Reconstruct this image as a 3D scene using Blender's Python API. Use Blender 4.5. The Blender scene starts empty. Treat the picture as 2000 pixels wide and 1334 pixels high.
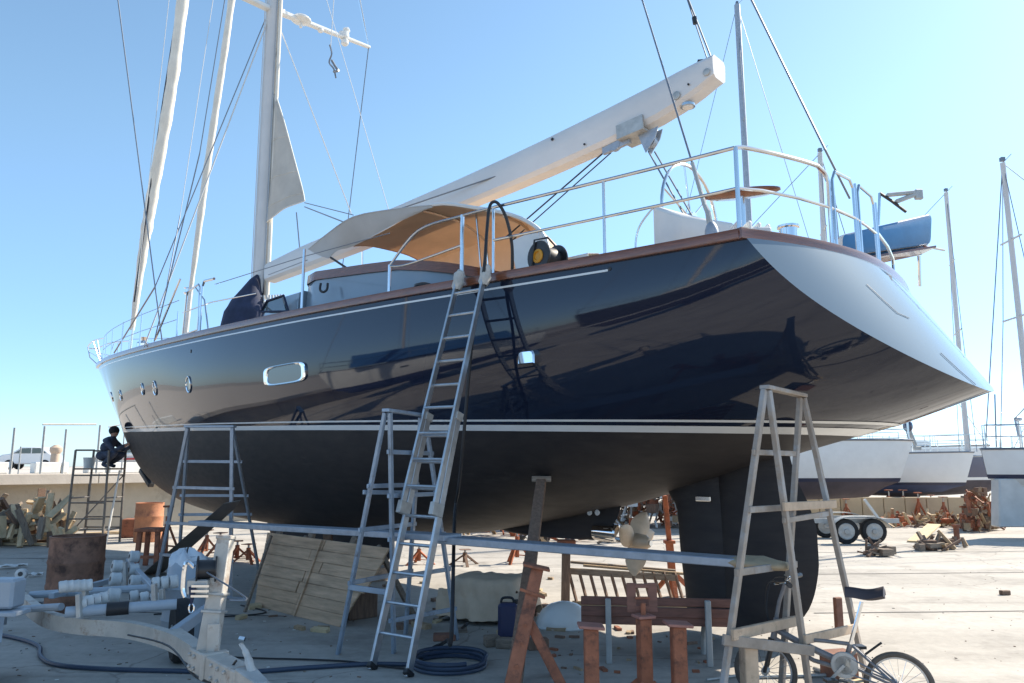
import bpy, bmesh, math, random
import numpy as np
from mathutils import Vector, Matrix

R = math.radians
scene = bpy.context.scene
C = scene.collection

# ------------------------------------------------------------------ camera, sky, sun, exposure
FOC, PITCH, EYE = 1500.0, R(9.2), 1.7
cam_data = bpy.data.cameras.new('camera')
cam = bpy.data.objects.new('camera', cam_data)
C.objects.link(cam)
cam_data.sensor_width = 36.0
cam_data.lens = 36.0 * FOC / 2000.0
cam_data.clip_end = 6000.0
cam_data.clip_start = 0.05
cam.location = (0, 0, EYE)
cam.rotation_euler = (R(90) + PITCH, 0, 0)
scene.camera = cam

SUN_AZ, SUN_EL = R(58), R(40.5)          # azimuth clockwise from +Y
world = bpy.data.worlds.new('World')
scene.world = world
world.use_nodes = True
wn = world.node_tree.nodes
sky = wn.new('ShaderNodeTexSky')
sky.sky_type = 'NISHITA'
sky.sun_disc = False
sky.sun_elevation = SUN_EL
sky.sun_rotation = SUN_AZ
sky.altitude = 0.0
sky.air_density = 0.9
sky.dust_density = 0.3
sky.ozone_density = 1.6
bgn = wn['Background']
bgn.inputs['Strength'].default_value = 0.142
tint = wn.new('ShaderNodeMix'); tint.data_type = 'RGBA'; tint.blend_type = 'MULTIPLY'
tint.inputs['Factor'].default_value = 1.0
# clear sea air: no yellow band along the horizon, the same all the way round
tcw = wn.new('ShaderNodeTexCoord'); sepw = wn.new('ShaderNodeSeparateXYZ'); mrw = wn.new('ShaderNodeMapRange'); mxw = wn.new('ShaderNodeMix')
mxw.data_type = 'RGBA'
mrw.inputs['From Min'].default_value = 0.0; mrw.inputs['From Max'].default_value = .42; mrw.interpolation_type = 'SMOOTHSTEP'
mxw.inputs['A'].default_value = (.58, .74, 1.02, 1); mxw.inputs['B'].default_value = (.98, 1.08, 1.0, 1)
lw = world.node_tree.links
lw.new(tcw.outputs['Generated'], sepw.inputs['Vector']); lw.new(sepw.outputs['Z'], mrw.inputs['Value'])
lw.new(mrw.outputs['Result'], mxw.inputs['Factor']); lw.new(mxw.outputs['Result'], tint.inputs['B'])
world.node_tree.links.new(sky.outputs['Color'], tint.inputs['A'])
world.node_tree.links.new(tint.outputs['Result'], bgn.inputs['Color'])

sd = bpy.data.lights.new('sun', 'SUN')
sd.energy = 5.0
sd.angle = R(0.53)
sd.color = (1.0, 0.90, 0.76)
sun = bpy.data.objects.new('sun', sd)
C.objects.link(sun)
SUN_DIR = Vector((math.sin(SUN_AZ) * math.cos(SUN_EL), math.cos(SUN_AZ) * math.cos(SUN_EL), math.sin(SUN_EL)))
sun.rotation_euler = SUN_DIR.to_track_quat('Z', 'Y').to_euler()
sun.location = (20, 10, 30)

scene.view_settings.view_transform = 'Standard'
scene.view_settings.look = 'None'
scene.view_settings.gamma = 1.0
scene.view_settings.use_curve_mapping = False
scene.view_settings.exposure = 0.80
scene.cycles.max_bounces = 8
scene.cycles.use_denoising = True

# ------------------------------------------------------------------ surveying helpers (photo point -> place in the yard)
def ray(px, py):
    a = (px - 1000) / FOC
    b = (667 - py) / FOC
    return np.array([a, math.cos(PITCH) - b * math.sin(PITCH), math.sin(PITCH) + b * math.cos(PITCH)])
CAM = np.array([0, 0, EYE])
def G(px, py, z=0.0):
    r = ray(px, py)
    return Vector(CAM + r * ((z - EYE) / r[2]))
def D(px, py, y):
    r = ray(px, py)
    return Vector(CAM + r * (y / r[1]))
U = np.array([-.74, .673]); U /= np.linalg.norm(U)      # yacht: towards the bow
V = np.array([-U[1], -abs(U[0])])                        # yacht: towards port
O = np.array([3.102, 7.411])                             # middle of the transom
def W(s, t, z):
    q = O + U * s + V * t
    return Vector((q[0], q[1], z))
def PT(px, py, t=0.0):
    r = ray(px, py)
    k = (t - (CAM[:2] - O) @ V) / (r[:2] @ V)
    return Vector(CAM + r * k)
def PS(px, py, s):
    r = ray(px, py)
    k = (s - (CAM[:2] - O) @ U) / (r[:2] @ U)
    return Vector(CAM + r * k)
def STZ(p):
    d = np.array([p[0], p[1]]) - O
    return d @ U, d @ V, p[2]

rng = random.Random(7)

# ------------------------------------------------------------------ materials
def mat(name, col, rough=0.6, metal=0.0, var=0.0, vscale=4.0, bump=0.0, bscale=40.0, spec=0.5, coat=0.0,
        col2=None, patch=None, pscale=2.0, pamt=0.5, stretch=None, translucent=0.0, detail=6.0, sheen=0.0, rvar=0.0):
    m = bpy.data.materials.new(name)
    m.use_nodes = True
    nt = m.node_tree; n = nt.nodes; L = nt.links
    b = n['Principled BSDF']
    b.inputs['Roughness'].default_value = rough
    b.inputs['Metallic'].default_value = metal
    b.inputs['Specular IOR Level'].default_value = spec
    if coat:
        b.inputs['Coat Weight'].default_value = coat
        b.inputs['Coat Roughness'].default_value = 0.03
    c = tuple(col) + (1,)
    b.inputs['Base Color'].default_value = c
    tc = n.new('ShaderNodeTexCoord')
    src = tc.outputs['Object']
    if stretch:
        mp = n.new('ShaderNodeMapping')
        mp.inputs['Scale'].default_value = stretch
        L.new(src, mp.inputs['Vector']); src = mp.outputs['Vector']
    out = None
    if var or col2:
        no = n.new('ShaderNodeTexNoise')
        no.inputs['Scale'].default_value = vscale
        no.inputs['Detail'].default_value = detail
        no.inputs['Roughness'].default_value = 0.62
        L.new(src, no.inputs['Vector'])
        rp = n.new('ShaderNodeValToRGB')
        rp.color_ramp.elements[0].position = 0.3
        rp.color_ramp.elements[1].position = 0.7
        if col2:
            rp.color_ramp.elements[0].color = c
            rp.color_ramp.elements[1].color = tuple(col2) + (1,)
        else:
            rp.color_ramp.elements[0].color = tuple(max(0, x * (1 - var)) for x in col) + (1,)
            rp.color_ramp.elements[1].color = tuple(min(1, x * (1 + var)) for x in col) + (1,)
        L.new(no.outputs['Fac'], rp.inputs['Fac'])
        out = rp.outputs['Color']
    if patch:
        n2 = n.new('ShaderNodeTexNoise')
        n2.inputs['Scale'].default_value = pscale
        n2.inputs['Detail'].default_value = 8
        n2.inputs['Roughness'].default_value = 0.7
        L.new(src, n2.inputs['Vector'])
        r2 = n.new('ShaderNodeValToRGB')
        r2.color_ramp.elements[0].position = 0.62 - 0.2 * pamt
        r2.color_ramp.elements[1].position = 0.70 - 0.2 * pamt + 0.06
        r2.color_ramp.elements[0].color = (0, 0, 0, 1)
        r2.color_ramp.elements[1].color = (1, 1, 1, 1)
        L.new(n2.outputs['Fac'], r2.inputs['Fac'])
        mx = n.new('ShaderNodeMix'); mx.data_type = 'RGBA'
        L.new(r2.outputs['Color'], mx.inputs['Factor'])
        if out is not None: L.new(out, mx.inputs['A'])
        else: mx.inputs['A'].default_value = c
        mx.inputs['B'].default_value = tuple(patch) + (1,)
        out = mx.outputs['Result']
    if out is not None:
        L.new(out, b.inputs['Base Color'])
    if rvar:
        n4 = n.new('ShaderNodeTexNoise'); n4.inputs['Scale'].default_value = vscale * 1.7; n4.inputs['Detail'].default_value = 5
        L.new(src, n4.inputs['Vector'])
        mr = n.new('ShaderNodeMapRange')
        mr.inputs['To Min'].default_value = max(0, rough - rvar); mr.inputs['To Max'].default_value = min(1, rough + rvar)
        L.new(n4.outputs['Fac'], mr.inputs['Value']); L.new(mr.outputs['Result'], b.inputs['Roughness'])
    if bump:
        n3 = n.new('ShaderNodeTexNoise')
        n3.inputs['Scale'].default_value = bscale
        n3.inputs['Detail'].default_value = 5
        L.new(src, n3.inputs['Vector'])
        bp = n.new('ShaderNodeBump')
        bp.inputs['Strength'].default_value = bump
        bp.inputs['Distance'].default_value = 0.02
        L.new(n3.outputs['Fac'], bp.inputs['Height'])
        L.new(bp.outputs['Normal'], b.inputs['Normal'])
    if translucent:
        tr = n.new('ShaderNodeBsdfTranslucent')
        if out is not None: L.new(out, tr.inputs['Color'])
        else: tr.inputs['Color'].default_value = c
        ms = n.new('ShaderNodeMixShader'); ms.inputs['Fac'].default_value = translucent
        L.new(b.outputs['BSDF'], ms.inputs[1]); L.new(tr.outputs['BSDF'], ms.inputs[2])
        L.new(ms.outputs['Shader'], n['Material Output'].inputs['Surface'])
    return m

M = {}
M['navy'] = mat('navy_gloss_paint', (.009, .014, .030), .04, bump=.04, bscale=.8, spec=.5)
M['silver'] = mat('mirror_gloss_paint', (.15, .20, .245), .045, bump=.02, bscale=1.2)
M['antifoul'] = mat('black_antifouling', (.017, .015, .017), .66, vscale=2.6, bump=.08, bscale=50, col2=(.034, .029, .028), stretch=(1, 1, 3.5), patch=(.052, .045, .042), pscale=1.4, pamt=.12, rvar=.1)
M['stripe'] = mat('white_stripe_paint', (.66, .67, .66), .25, coat=.3, var=.04)
M['teak'] = mat('varnished_teak', (.17, .060, .030), .25, var=.35, vscale=6, stretch=(1, 1, 14), coat=.5, bump=.05)
M['white'] = mat('white_gelcoat', (.74, .74, .71), .28, var=.04, vscale=3, coat=.2)
M['whitematte'] = mat('white_paint_aged', (.70, .69, .65), .5, var=.08, vscale=5)
M['greyhouse'] = mat('grey_deckhouse_paint', (.20, .26, .32), .18, coat=.4, var=.03)
M['mast'] = mat('mast_paint', (.62, .60, .58), .35, var=.05, vscale=2)
M['boom'] = mat('boom_paint', (.66, .64, .62), .30, var=.05, vscale=1.5)
M['steel'] = mat('stainless_steel', (.62, .64, .66), .16, metal=1.0)
M['chrome'] = mat('polished_chrome', (.80, .81, .82), .06, metal=1.0)
M['alu'] = mat('aluminium', (.50, .53, .56), .38, metal=.85, var=.12, vscale=14, bump=.05, bscale=80)
M['aludull'] = mat('dull_aluminium', (.36, .40, .45), .5, metal=.5, var=.15, vscale=10)
M['wire'] = mat('wire_rope', (.20, .22, .25), .4, metal=.6)
M['ropewhite'] = mat('white_rope', (.62, .62, .60), .8)
M['ropedark'] = mat('dark_rope', (.035, .038, .05), .8)
M['sail'] = mat('sailcloth', (.56, .53, .48), .85, var=.08, vscale=3, bump=.12, bscale=6, translucent=.18)
M['furl'] = mat('furled_sail', (.74, .69, .60), .8, var=.10, vscale=3, bump=.25, bscale=8)
M['canvas'] = mat('tan_canvas', (.74, .58, .43), .85, var=.07, vscale=3, bump=.3, bscale=5, translucent=.34)
M['canvasshade'] = mat('shaded_awning_canvas', (.50, .48, .46), .85, var=.06, vscale=3, bump=.2, bscale=6, translucent=.10)  # same canvas as the awning; the grey paints in its unlit face
M['glass'] = mat('dark_window_glass', (.03, .05, .06), .03, spec=.9, coat=.5)
M['rubber'] = mat('black_rubber', (.018, .018, .020), .55, var=.2, vscale=20)
M['blackpl'] = mat('black_plastic', (.022, .022, .024), .4)
M['bluecush'] = mat('blue_vinyl', (.055, .19, .38), .4, var=.10, vscale=4, bump=.06, bscale=20)
M['whitevinyl'] = mat('white_vinyl', (.72, .71, .68), .45, var=.05)
M['navycloth'] = mat('navy_cover_cloth', (.022, .032, .072), .8, var=.3, vscale=5, bump=.4, bscale=6)
M['bronze'] = mat('bronze_dull', (.54, .40, .27), .5, metal=.15, var=.18, vscale=6, bump=.05)
M['yellow'] = mat('yellow_plastic', (.62, .30, .02), .45)
M['rust'] = mat('rusty_red_oxide', (.33, .118, .060), .75, var=.3, vscale=8, patch=(.10, .045, .03), pscale=6, pamt=.5, bump=.25, bscale=50)
M['rust2'] = mat('rusty_orange_oxide', (.40, .115, .045), .75, var=.25, vscale=8, patch=(.14, .05, .03), pscale=5, pamt=.4, bump=.25, bscale=50)
M['rustdrum'] = mat('rusted_drum_brown', (.25, .13, .085), .8, var=.35, vscale=5, patch=(.075, .04, .03), pscale=3, pamt=.6, bump=.3, bscale=40)
M['orangedrum'] = mat('faded_orange_drum', (.46, .19, .09), .7, var=.2, vscale=5, patch=(.25, .10, .06), pscale=4, pamt=.5, bump=.15)
M['worn'] = mat('worn_grey_wood_paint', (.30, .30, .30), .7, var=.25, vscale=8, patch=(.22, .13, .08), pscale=7, pamt=.6, stretch=(6, 6, 1), bump=.2)
M['wood'] = mat('raw_lumber', (.40, .29, .18), .8, var=.22, vscale=5, stretch=(1, 8, 8), bump=.25, bscale=20)
M['woodold'] = mat('weathered_lumber', (.24, .19, .145), .85, var=.3, vscale=5, stretch=(1, 8, 8), bump=.3, bscale=20, patch=(.13, .10, .08), pscale=3, pamt=.4)
M['woodpale'] = mat('pale_cut_wood', (.58, .45, .27), .8, var=.2, vscale=8, bump=.2, bscale=20)
M['prop'] = mat('brown_prop_timber', (.20, .125, .085), .8, var=.3, vscale=6, stretch=(6, 6, 1), bump=.3, bscale=25)
M['benchwood'] = mat('red_brown_bench_slats', (.20, .088, .062), .6, var=.25, vscale=5, stretch=(1, 8, 8), bump=.1)
M['concretepost'] = mat('grey_bench_leg', (.42, .42, .40), .75, var=.12, vscale=10, bump=.15)
M['tarp'] = mat('beige_tarpaulin', (.54, .42, .30), .75, var=.15, vscale=3, bump=.35, bscale=4, detail=4)
M['galv'] = mat('galvanised_steel', (.44, .44, .42), .5, metal=.45, var=.18, vscale=9, bump=.05)
M['beige'] = mat('beige_painted_steel', (.47, .44, .39), .55, var=.2, vscale=5, patch=(.22, .13, .08), pscale=5, pamt=.40, bump=.1)
M['bluegrey'] = mat('pale_blue_plastic', (.34, .39, .44), .45, var=.08)
M['roller'] = mat('grey_rubber_roller', (.56, .57, .56), .6, var=.15, vscale=10)
M['hose'] = mat('blue_grey_hose', (.035, .055, .095), .45)
M['tyre'] = mat('tyre_rubber', (.020, .020, .021), .8, var=.3, vscale=20, bump=.2)
M['tyredusty'] = mat('dusty_bicycle_tyre', (.11, .095, .08), .85, var=.3, vscale=12)
M['bikeframe'] = mat('grey_bike_paint', (.21, .20, .20), .45, metal=.2, var=.2, vscale=12)
M['saddle'] = mat('dark_saddle_vinyl', (.055, .045, .05), .55)
M['cloth'] = mat('worker_navy_cloth', (.050, .060, .090), .9, var=.5, vscale=9, bump=.5, bscale=16)
M['skin'] = mat('skin', (.36, .20, .14), .6)
M['seam'] = mat('grey_seam', (.16, .19, .22), .4)
M['scaff'] = mat('scaffold_tube', (.17, .15, .13), .6, metal=.3, var=.3, vscale=8)
M['hair'] = mat('dark_hair', (.010, .009, .009), .8)
M['rag'] = mat('dirty_rag', (.50, .48, .44), .9, var=.2, vscale=12, bump=.4, bscale=10)
M['carpaint'] = mat('white_car_paint', (.75, .75, .75), .2, coat=.6)
M['red'] = mat('red_paint', (.45, .03, .03), .5)
M['brick'] = mat('brown_block', (.22, .105, .07), .85, var=.25, vscale=10, bump=.3)

# ------------------------------------------------------------------ mesh building
class MB:
    def __init__(self):
        self.v = []; self.f = []
    def add(self, vs, fs):
        o = len(self.v)
        self.v.extend([tuple(x) for x in vs])
        self.f.extend([tuple(i + o for i in f) for f in fs])
        return self
    def box(self, c, size, rot=None):
        c = Vector(c); hx, hy, hz = size[0] / 2, size[1] / 2, size[2] / 2
        vs = [Vector((x * hx, y * hy, z * hz)) for z in (-1, 1) for y in (-1, 1) for x in (-1, 1)]
        if rot is not None:
            vs = [rot @ v for v in vs]
        return self.add([v + c for v in vs], [(0, 2, 3, 1), (4, 5, 7, 6), (0, 1, 5, 4), (2, 6, 7, 3), (0, 4, 6, 2), (1, 3, 7, 5)])
    def beam(self, p, q, w, h, up=(0, 0, 1), w2=None, h2=None):
        """rectangular bar p->q: w across, h along up"""
        p = Vector(p); q = Vector(q); d = (q - p).normalized(); up = Vector(up)
        if abs(d.dot(up)) > .98: up = Vector((0, 1, 0)) if abs(d.y) < .9 else Vector((1, 0, 0))
        x = d.cross(up).normalized(); z = x.cross(d).normalized()
        w2 = w if w2 is None else w2; h2 = h if h2 is None else h2
        vs = []
        for c, ww, hh in ((p, w, h), (q, w2, h2)):
            vs += [c - x * ww / 2 - z * hh / 2, c + x * ww / 2 - z * hh / 2, c + x * ww / 2 + z * hh / 2, c - x * ww / 2 + z * hh / 2]
        return self.add(vs, [(0, 1, 2, 3), (7, 6, 5, 4), (0, 4, 5, 1), (1, 5, 6, 2), (2, 6, 7, 3), (3, 7, 4, 0)])
    def tube(self, p, q, r, r2=None, n=8, cap=True):
        return self.path([p, q], [r, r if r2 is None else r2], n, cap)
    def path(self, pts, r, n=8, cap=True, closed=False, squash=None):
        pts = [Vector(p) for p in pts]; k = len(pts)
        rr = r if isinstance(r, (list, tuple)) else [r] * k
        T = []
        for i in range(k):
            if closed:
                d = pts[(i + 1) % k] - pts[i - 1]
            else:
                d = pts[min(i + 1, k - 1)] - pts[max(i - 1, 0)]
            T.append(d.normalized() if d.length > 1e-9 else Vector((0, 0, 1)))
        ref = Vector((0, 0, 1)) if abs(T[0].z) < .9 else Vector((1, 0, 0))
        x = T[0].cross(ref).normalized()
        vs = []; fs = []
        for i in range(k):
            x = (x - T[i] * x.dot(T[i]))
            x = x.normalized() if x.length > 1e-6 else T[i].orthogonal().normalized()
            y = T[i].cross(x)
            for j in range(n):
                a = 2 * math.pi * j / n
                vs.append(pts[i] + x * (math.cos(a) * rr[i]) + y * (math.sin(a) * rr[i] * (squash or 1)))
        for i in range(k if closed else k - 1):
            i2 = (i + 1) % k
            for j in range(n):
                j2 = (j + 1) % n
                fs.append((i * n + j, i * n + j2, i2 * n + j2, i2 * n + j))
        if cap and not closed:
            fs.append(tuple(range(n - 1, -1, -1)))
            fs.append(tuple((k - 1) * n + j for j in range(n)))
        return self.add(vs, fs)
    def lathe(self, prof, c=(0, 0, 0), axis=(0, 0, 1), n=20, cap=True):
        """prof: list of (radius, height along axis)"""
        c = Vector(c); a = Vector(axis).normalized(); x = a.orthogonal().normalized(); y = a.cross(x)
        vs = []; fs = []; k = len(prof)
        for (r, h) in prof:
            for j in range(n):
                t = 2 * math.pi * j / n
                vs.append(c + a * h + x * (r * math.cos(t)) + y * (r * math.sin(t)))
        for i in range(k - 1):
            for j in range(n):
                j2 = (j + 1) % n
                fs.append((i * n + j, i * n + j2, (i + 1) * n + j2, (i + 1) * n + j))
        if cap:
            if prof[0][0] > 1e-6: fs.append(tuple(range(n - 1, -1, -1)))
            if prof[-1][0] > 1e-6: fs.append(tuple((k - 1) * n + j for j in range(n)))
        return self.add(vs, fs)
    def ball(self, c, r, nu=12, nv=8, scale=(1, 1, 1), rot=None):
        c = Vector(c); vs = []; fs = []
        for i in range(nv + 1):
            a = math.pi * i / nv
            for j in range(nu):
                b = 2 * math.pi * j / nu
                v = Vector((r * scale[0] * math.sin(a) * math.cos(b), r * scale[1] * math.sin(a) * math.sin(b), r * scale[2] * math.cos(a)))
                if rot is not None: v = rot @ v
                vs.append(c + v)
        for i in range(nv):
            for j in range(nu):
                j2 = (j + 1) % nu
                fs.append((i * nu + j, (i + 1) * nu + j, (i + 1) * nu + j2, i * nu + j2))
        return self.add(vs, fs)
    def grid(self, P, closed=False):
        """P: rows of points"""
        nr = len(P); nc = len(P[0])
        vs = [p for row in P for p in row]
        fs = []
        for i in range(nr - 1):
            for j in range(nc if closed else nc - 1):
                j2 = (j + 1) % nc
                fs.append((i * nc + j, i * nc + j2, (i + 1) * nc + j2, (i + 1) * nc + j))
        return self.add(vs, fs)
    def sheet(self, P, th, normal=None):
        """a grid of points given a thickness along its normals"""
        nr = len(P); nc = len(P[0])
        P = [[Vector(p) for p in row] for row in P]
        Q = []
        for i in range(nr):
            row = []
            for j in range(nc):
                du = P[i][min(j + 1, nc - 1)] - P[i][max(j - 1, 0)]
                dv = P[min(i + 1, nr - 1)][j] - P[max(i - 1, 0)][j]
                nn = du.cross(dv)
                nn = nn.normalized() if nn.length > 1e-9 else Vector((0, 0, 1))
                row.append(P[i][j] + nn * th)
            Q.append(row)
        o = nr * nc
        vs = [p for row in P for p in row] + [p for row in Q for p in row]
        fs = []
        for i in range(nr - 1):
            for j in range(nc - 1):
                a, b, c, d = i * nc + j, i * nc + j + 1, (i + 1) * nc + j + 1, (i + 1) * nc + j
                fs.append((d, c, b, a)); fs.append((a + o, b + o, c + o, d + o))
        for i in range(nr - 1):
            a, b = i * nc, (i + 1) * nc
            fs.append((b, a, a + o, b + o)) ; a += nc - 1; b += nc - 1
            fs.append((a, b, b + o, a + o))
        for j in range(nc - 1):
            a, b = j, j + 1
            fs.append((a, b, b + o, a + o)); a += (nr - 1) * nc; b += (nr - 1) * nc
            fs.append((b, a, a + o, b + o))
        return self.add(vs, fs)
    def prism(self, poly, off):
        """planar polygon (list of 3-D points) extruded by vector off"""
        n = len(poly); off = Vector(off)
        vs = [Vector(p) for p in poly] + [Vector(p) + off for p in poly]
        fs = [tuple(range(n - 1, -1, -1)), tuple(range(n, 2 * n))] + [(i, (i + 1) % n, (i + 1) % n + n, i + n) for i in range(n)]
        return self.add(vs, fs)
    def build(self, name, m, parent=None, smooth=True, bevel=0.0, angle=35, merge=False):
        off = Vector((0, 0, 0)); p = parent
        while p is not None:
            off += p.location; p = p.parent
        me = bpy.data.meshes.new(name)
        me.from_pydata([tuple(Vector(v) - off) for v in self.v], [], self.f)
        bm = bmesh.new(); bm.from_mesh(me)
        if merge: bmesh.ops.remove_doubles(bm, verts=bm.verts, dist=1e-4)
        bmesh.ops.recalc_face_normals(bm, faces=bm.faces)
        if bevel:
            ed = [e for e in bm.edges if len(e.link_faces) == 2 and e.calc_face_angle(0) > R(50)]
            bmesh.ops.bevel(bm, geom=ed, offset=bevel, segments=1, affect='EDGES', profile=.5, clamp_overlap=True)
        bm.to_mesh(me); bm.free()
        if smooth:
            me.shade_smooth()
            me.set_sharp_from_angle(angle=R(angle))
        me.materials.append(M[m] if isinstance(m, str) else m)
        o = bpy.data.objects.new(name, me)
        C.objects.link(o)
        o.parent = parent
        return o

def tag(o, label, cat=None, group=None, kind=None):
    if label: o['label'] = label
    if cat: o['category'] = cat
    if group: o['group'] = group
    if kind: o['kind'] = kind
    return o
def thing(name, label, cat, loc=(0, 0, 0), group=None):
    o = bpy.data.objects.new(name, None)
    o.empty_display_size = .2
    C.objects.link(o); o.location = loc
    return tag(o, label, cat, group)
def struct(o):
    o['kind'] = 'structure'; return o
def stuff(o):
    o['kind'] = 'stuff'; return o
KIDS = {}
def copy_tree(o, parent=None):
    c = o.copy(); C.objects.link(c)
    if parent is not None: c.parent = parent
    for ch in [x for x in C.objects if x.parent == o]:
        copy_tree(ch, c)
    return c
def spread(xs, ys):
    """smooth (PCHIP-like) interpolation of a table"""
    xs = np.array(xs, float); ys = np.array(ys, float)
    h = np.diff(xs); d = np.diff(ys) / h
    m = np.zeros(len(xs)); m[0] = d[0]; m[-1] = d[-1]
    for i in range(1, len(xs) - 1):
        if d[i - 1] * d[i] > 0:
            w1 = 2 * h[i] + h[i - 1]; w2 = h[i] + 2 * h[i - 1]
            m[i] = (w1 + w2) / (w1 / d[i - 1] + w2 / d[i])
    def f(x):
        x = min(max(x, xs[0]), xs[-1])
        i = int(min(max(np.searchsorted(xs, x) - 1, 0), len(xs) - 2))
        t = (x - xs[i]) / h[i]
        return float((1 + 2 * t) * (1 - t) ** 2 * ys[i] + t * (1 - t) ** 2 * h[i] * m[i] + t * t * (3 - 2 * t) * ys[i + 1] + t * t * (t - 1) * h[i] * m[i + 1])
    return f
def smooth_path(pts, n=6, closed=False):
    """Catmull-Rom through the points"""
    pts = [Vector(p) for p in pts]; k = len(pts); out = []
    for i in range(k if closed else k - 1):
        if closed:
            p0, p1, p2, p3 = pts[i - 1], pts[i], pts[(i + 1) % k], pts[(i + 2) % k]
        else:
            p0, p1, p2, p3 = pts[max(i - 1, 0)], pts[i], pts[i + 1], pts[min(i + 2, k - 1)]
        for j in range(n):
            t = j / n
            out.append(.5 * ((2 * p1) + (p2 - p0) * t + (2 * p0 - 5 * p1 + 4 * p2 - p3) * t * t + (3 * p1 - p0 - 3 * p2 + p3) * t ** 3))
    if not closed: out.append(pts[-1])
    return out
# ------------------------------------------------------------------ ground
def ground_material():
    m = bpy.data.materials.new('yard_concrete'); m.use_nodes = True
    nt = m.node_tree; n = nt.nodes; L = nt.links; b = n['Principled BSDF']
    tc = n.new('ShaderNodeTexCoord')
    def noise(scale, det=6, rough=.6, mapping=None):
        o = n.new('ShaderNodeTexNoise'); o.inputs['Scale'].default_value = scale; o.inputs['Detail'].default_value = det; o.inputs['Roughness'].default_value = rough
        if mapping:
            mp = n.new('ShaderNodeMapping'); mp.inputs['Scale'].default_value = mapping[0]; mp.inputs['Rotation'].default_value = (0, 0, mapping[1])
            L.new(tc.outputs['Object'], mp.inputs['Vector']); L.new(mp.outputs['Vector'], o.inputs['Vector'])
        else:
            L.new(tc.outputs['Object'], o.inputs['Vector'])
        return o.outputs['Fac']
    def ramp(fac, stops):
        r = n.new('ShaderNodeValToRGB'); e = r.color_ramp.elements
        e[0].position, e[0].color = stops[0][0], stops[0][1] + (1,)
        e[1].position, e[1].color = stops[1][0], stops[1][1] + (1,)
        for p, c in stops[2:]:
            x = e.new(p); x.color = c + (1,)
        L.new(fac, r.inputs['Fac']); return r.outputs['Color']
    def mul(a, bb, f=1.0):
        x = n.new('ShaderNodeMix'); x.data_type = 'RGBA'; x.blend_type = 'MULTIPLY'; x.inputs['Factor'].default_value = f
        L.new(a, x.inputs['A']); L.new(bb, x.inputs['B']); return x.outputs['Result']
    base = ramp(noise(.35), [(.3, (.44, .405, .355)), (.7, (.52, .485, .43))])
    fine = ramp(noise(9, 8, .75), [(.3, (.78, .78, .78)), (.65, (1, 1, 1))])
    stains = ramp(noise(.9, 9, .68), [(.36, (.52, .51, .50)), (.50, (1, 1, 1))])
    streak = ramp(noise(.5, 6, .6, ((.12, 1.4, 1), .06)), [(.40, (.70, .69, .68)), (.56, (1, 1, 1))])
    spots = ramp(noise(5.5, 3, .5), [(.24, (.5, .48, .46)), (.30, (1, 1, 1))])
    c = mul(mul(mul(mul(base, fine), stains, .5), streak, .5), spots, .8)
    vo = n.new('ShaderNodeTexVoronoi'); vo.feature = 'DISTANCE_TO_EDGE'; vo.inputs['Scale'].default_value = .23
    wq = n.new('ShaderNodeTexNoise'); wq.inputs['Scale'].default_value = .9; wq.inputs['Detail'].default_value = 6
    L.new(tc.outputs['Object'], wq.inputs['Vector'])
    ad = n.new('ShaderNodeMixRGB'); ad.blend_type = 'ADD'; ad.inputs['Fac'].default_value = .9
    L.new(tc.outputs['Object'], ad.inputs['Color1']); L.new(wq.outputs['Color'], ad.inputs['Color2']); L.new(ad.outputs['Color'], vo.inputs['Vector'])
    crack = ramp(vo.outputs['Distance'], [(.0, (.38, .36, .34)), (.0035, (1, 1, 1))])
    oil = ramp(noise(.62, 4, .5), [(.25, (.42, .40, .38)), (.33, (1, 1, 1))])
    tyre = ramp(noise(.8, 3, .5, ((.05, 3.2, 1), -.16)), [(.30, (.66, .65, .64)), (.40, (1, 1, 1))])
    c = mul(mul(mul(c, crack, .6), oil, .7), tyre, .55)
    L.new(c, b.inputs['Base Color'])
    b.inputs['Roughness'].default_value = .82
    bp = n.new('ShaderNodeBump'); bp.inputs['Strength'].default_value = .25; bp.inputs['Distance'].default_value = .01
    L.new(noise(25, 8, .7), bp.inputs['Height']); L.new(bp.outputs['Normal'], b.inputs['Normal'])
    return m
M['ground'] = ground_material()
mb = MB()
S_ = 2500
mb.add([(-S_, -S_, 0), (S_, -S_, 0), (S_, S_, 0), (-S_, S_, 0)], [(0, 1, 2, 3)])
struct(mb.build('ground', 'ground', smooth=False))

# ------------------------------------------------------------------ the big yacht: hull lines
LB = 18.95
f_b = spread([-1.6, 0, .87, 2.33, 3.2, 4.15, 5.6, 8.0, 10.7, 13.2, 15.5, 17.3, 18.3, 18.95], [1.74, 1.83, 1.90, 2.02, 2.08, 2.13, 2.15, 2.05, 1.80, 1.45, 1.02, .57, .27, .04])
f_zb = spread([-1.5, -.9, -.74, -.35, .1, .68, 1.3, 1.98, 2.5, 3.4, 4.18, 5.15, 7, 9, 11.5, 12.9, 13.9, 14.8, 15.6, 16.1, 16.5, 17.1, 17.8, 18.25, 18.95],
              [2.55, 2.37, 2.315, 2.18, 2.03, 1.84, 1.61, 1.39, 1.24, 1.04, .90, .78, .69, .68, .76, .88, 1.04, 1.25, 1.56, 1.90, 2.30, 2.70, 3.30, 3.64, 4.22])
f_n = spread([-1.5, -.7, 0, .7, 4.3, 9, 11.7, 15, 18.95], [2.0, 2.05, 2.55, 3.0, 3.0, 2.3, 1.55, 1.2, 1.05])
f_m = spread([-1.5, 4.3, 9, 11.7, 15, 18.95], [2, 2, 2, 1.9, 1.5, 1.15])
def zs(s): return 3.6 + .707 * (max(s, 0) / LB) ** 1.6
def zwl(s): return 1.968 + .031 * s
def fade(s): return 1.0 if s < 0 else max(0.0, 1 - s / 3.0) ** 2
BULGE = .50
TK = .63
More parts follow.
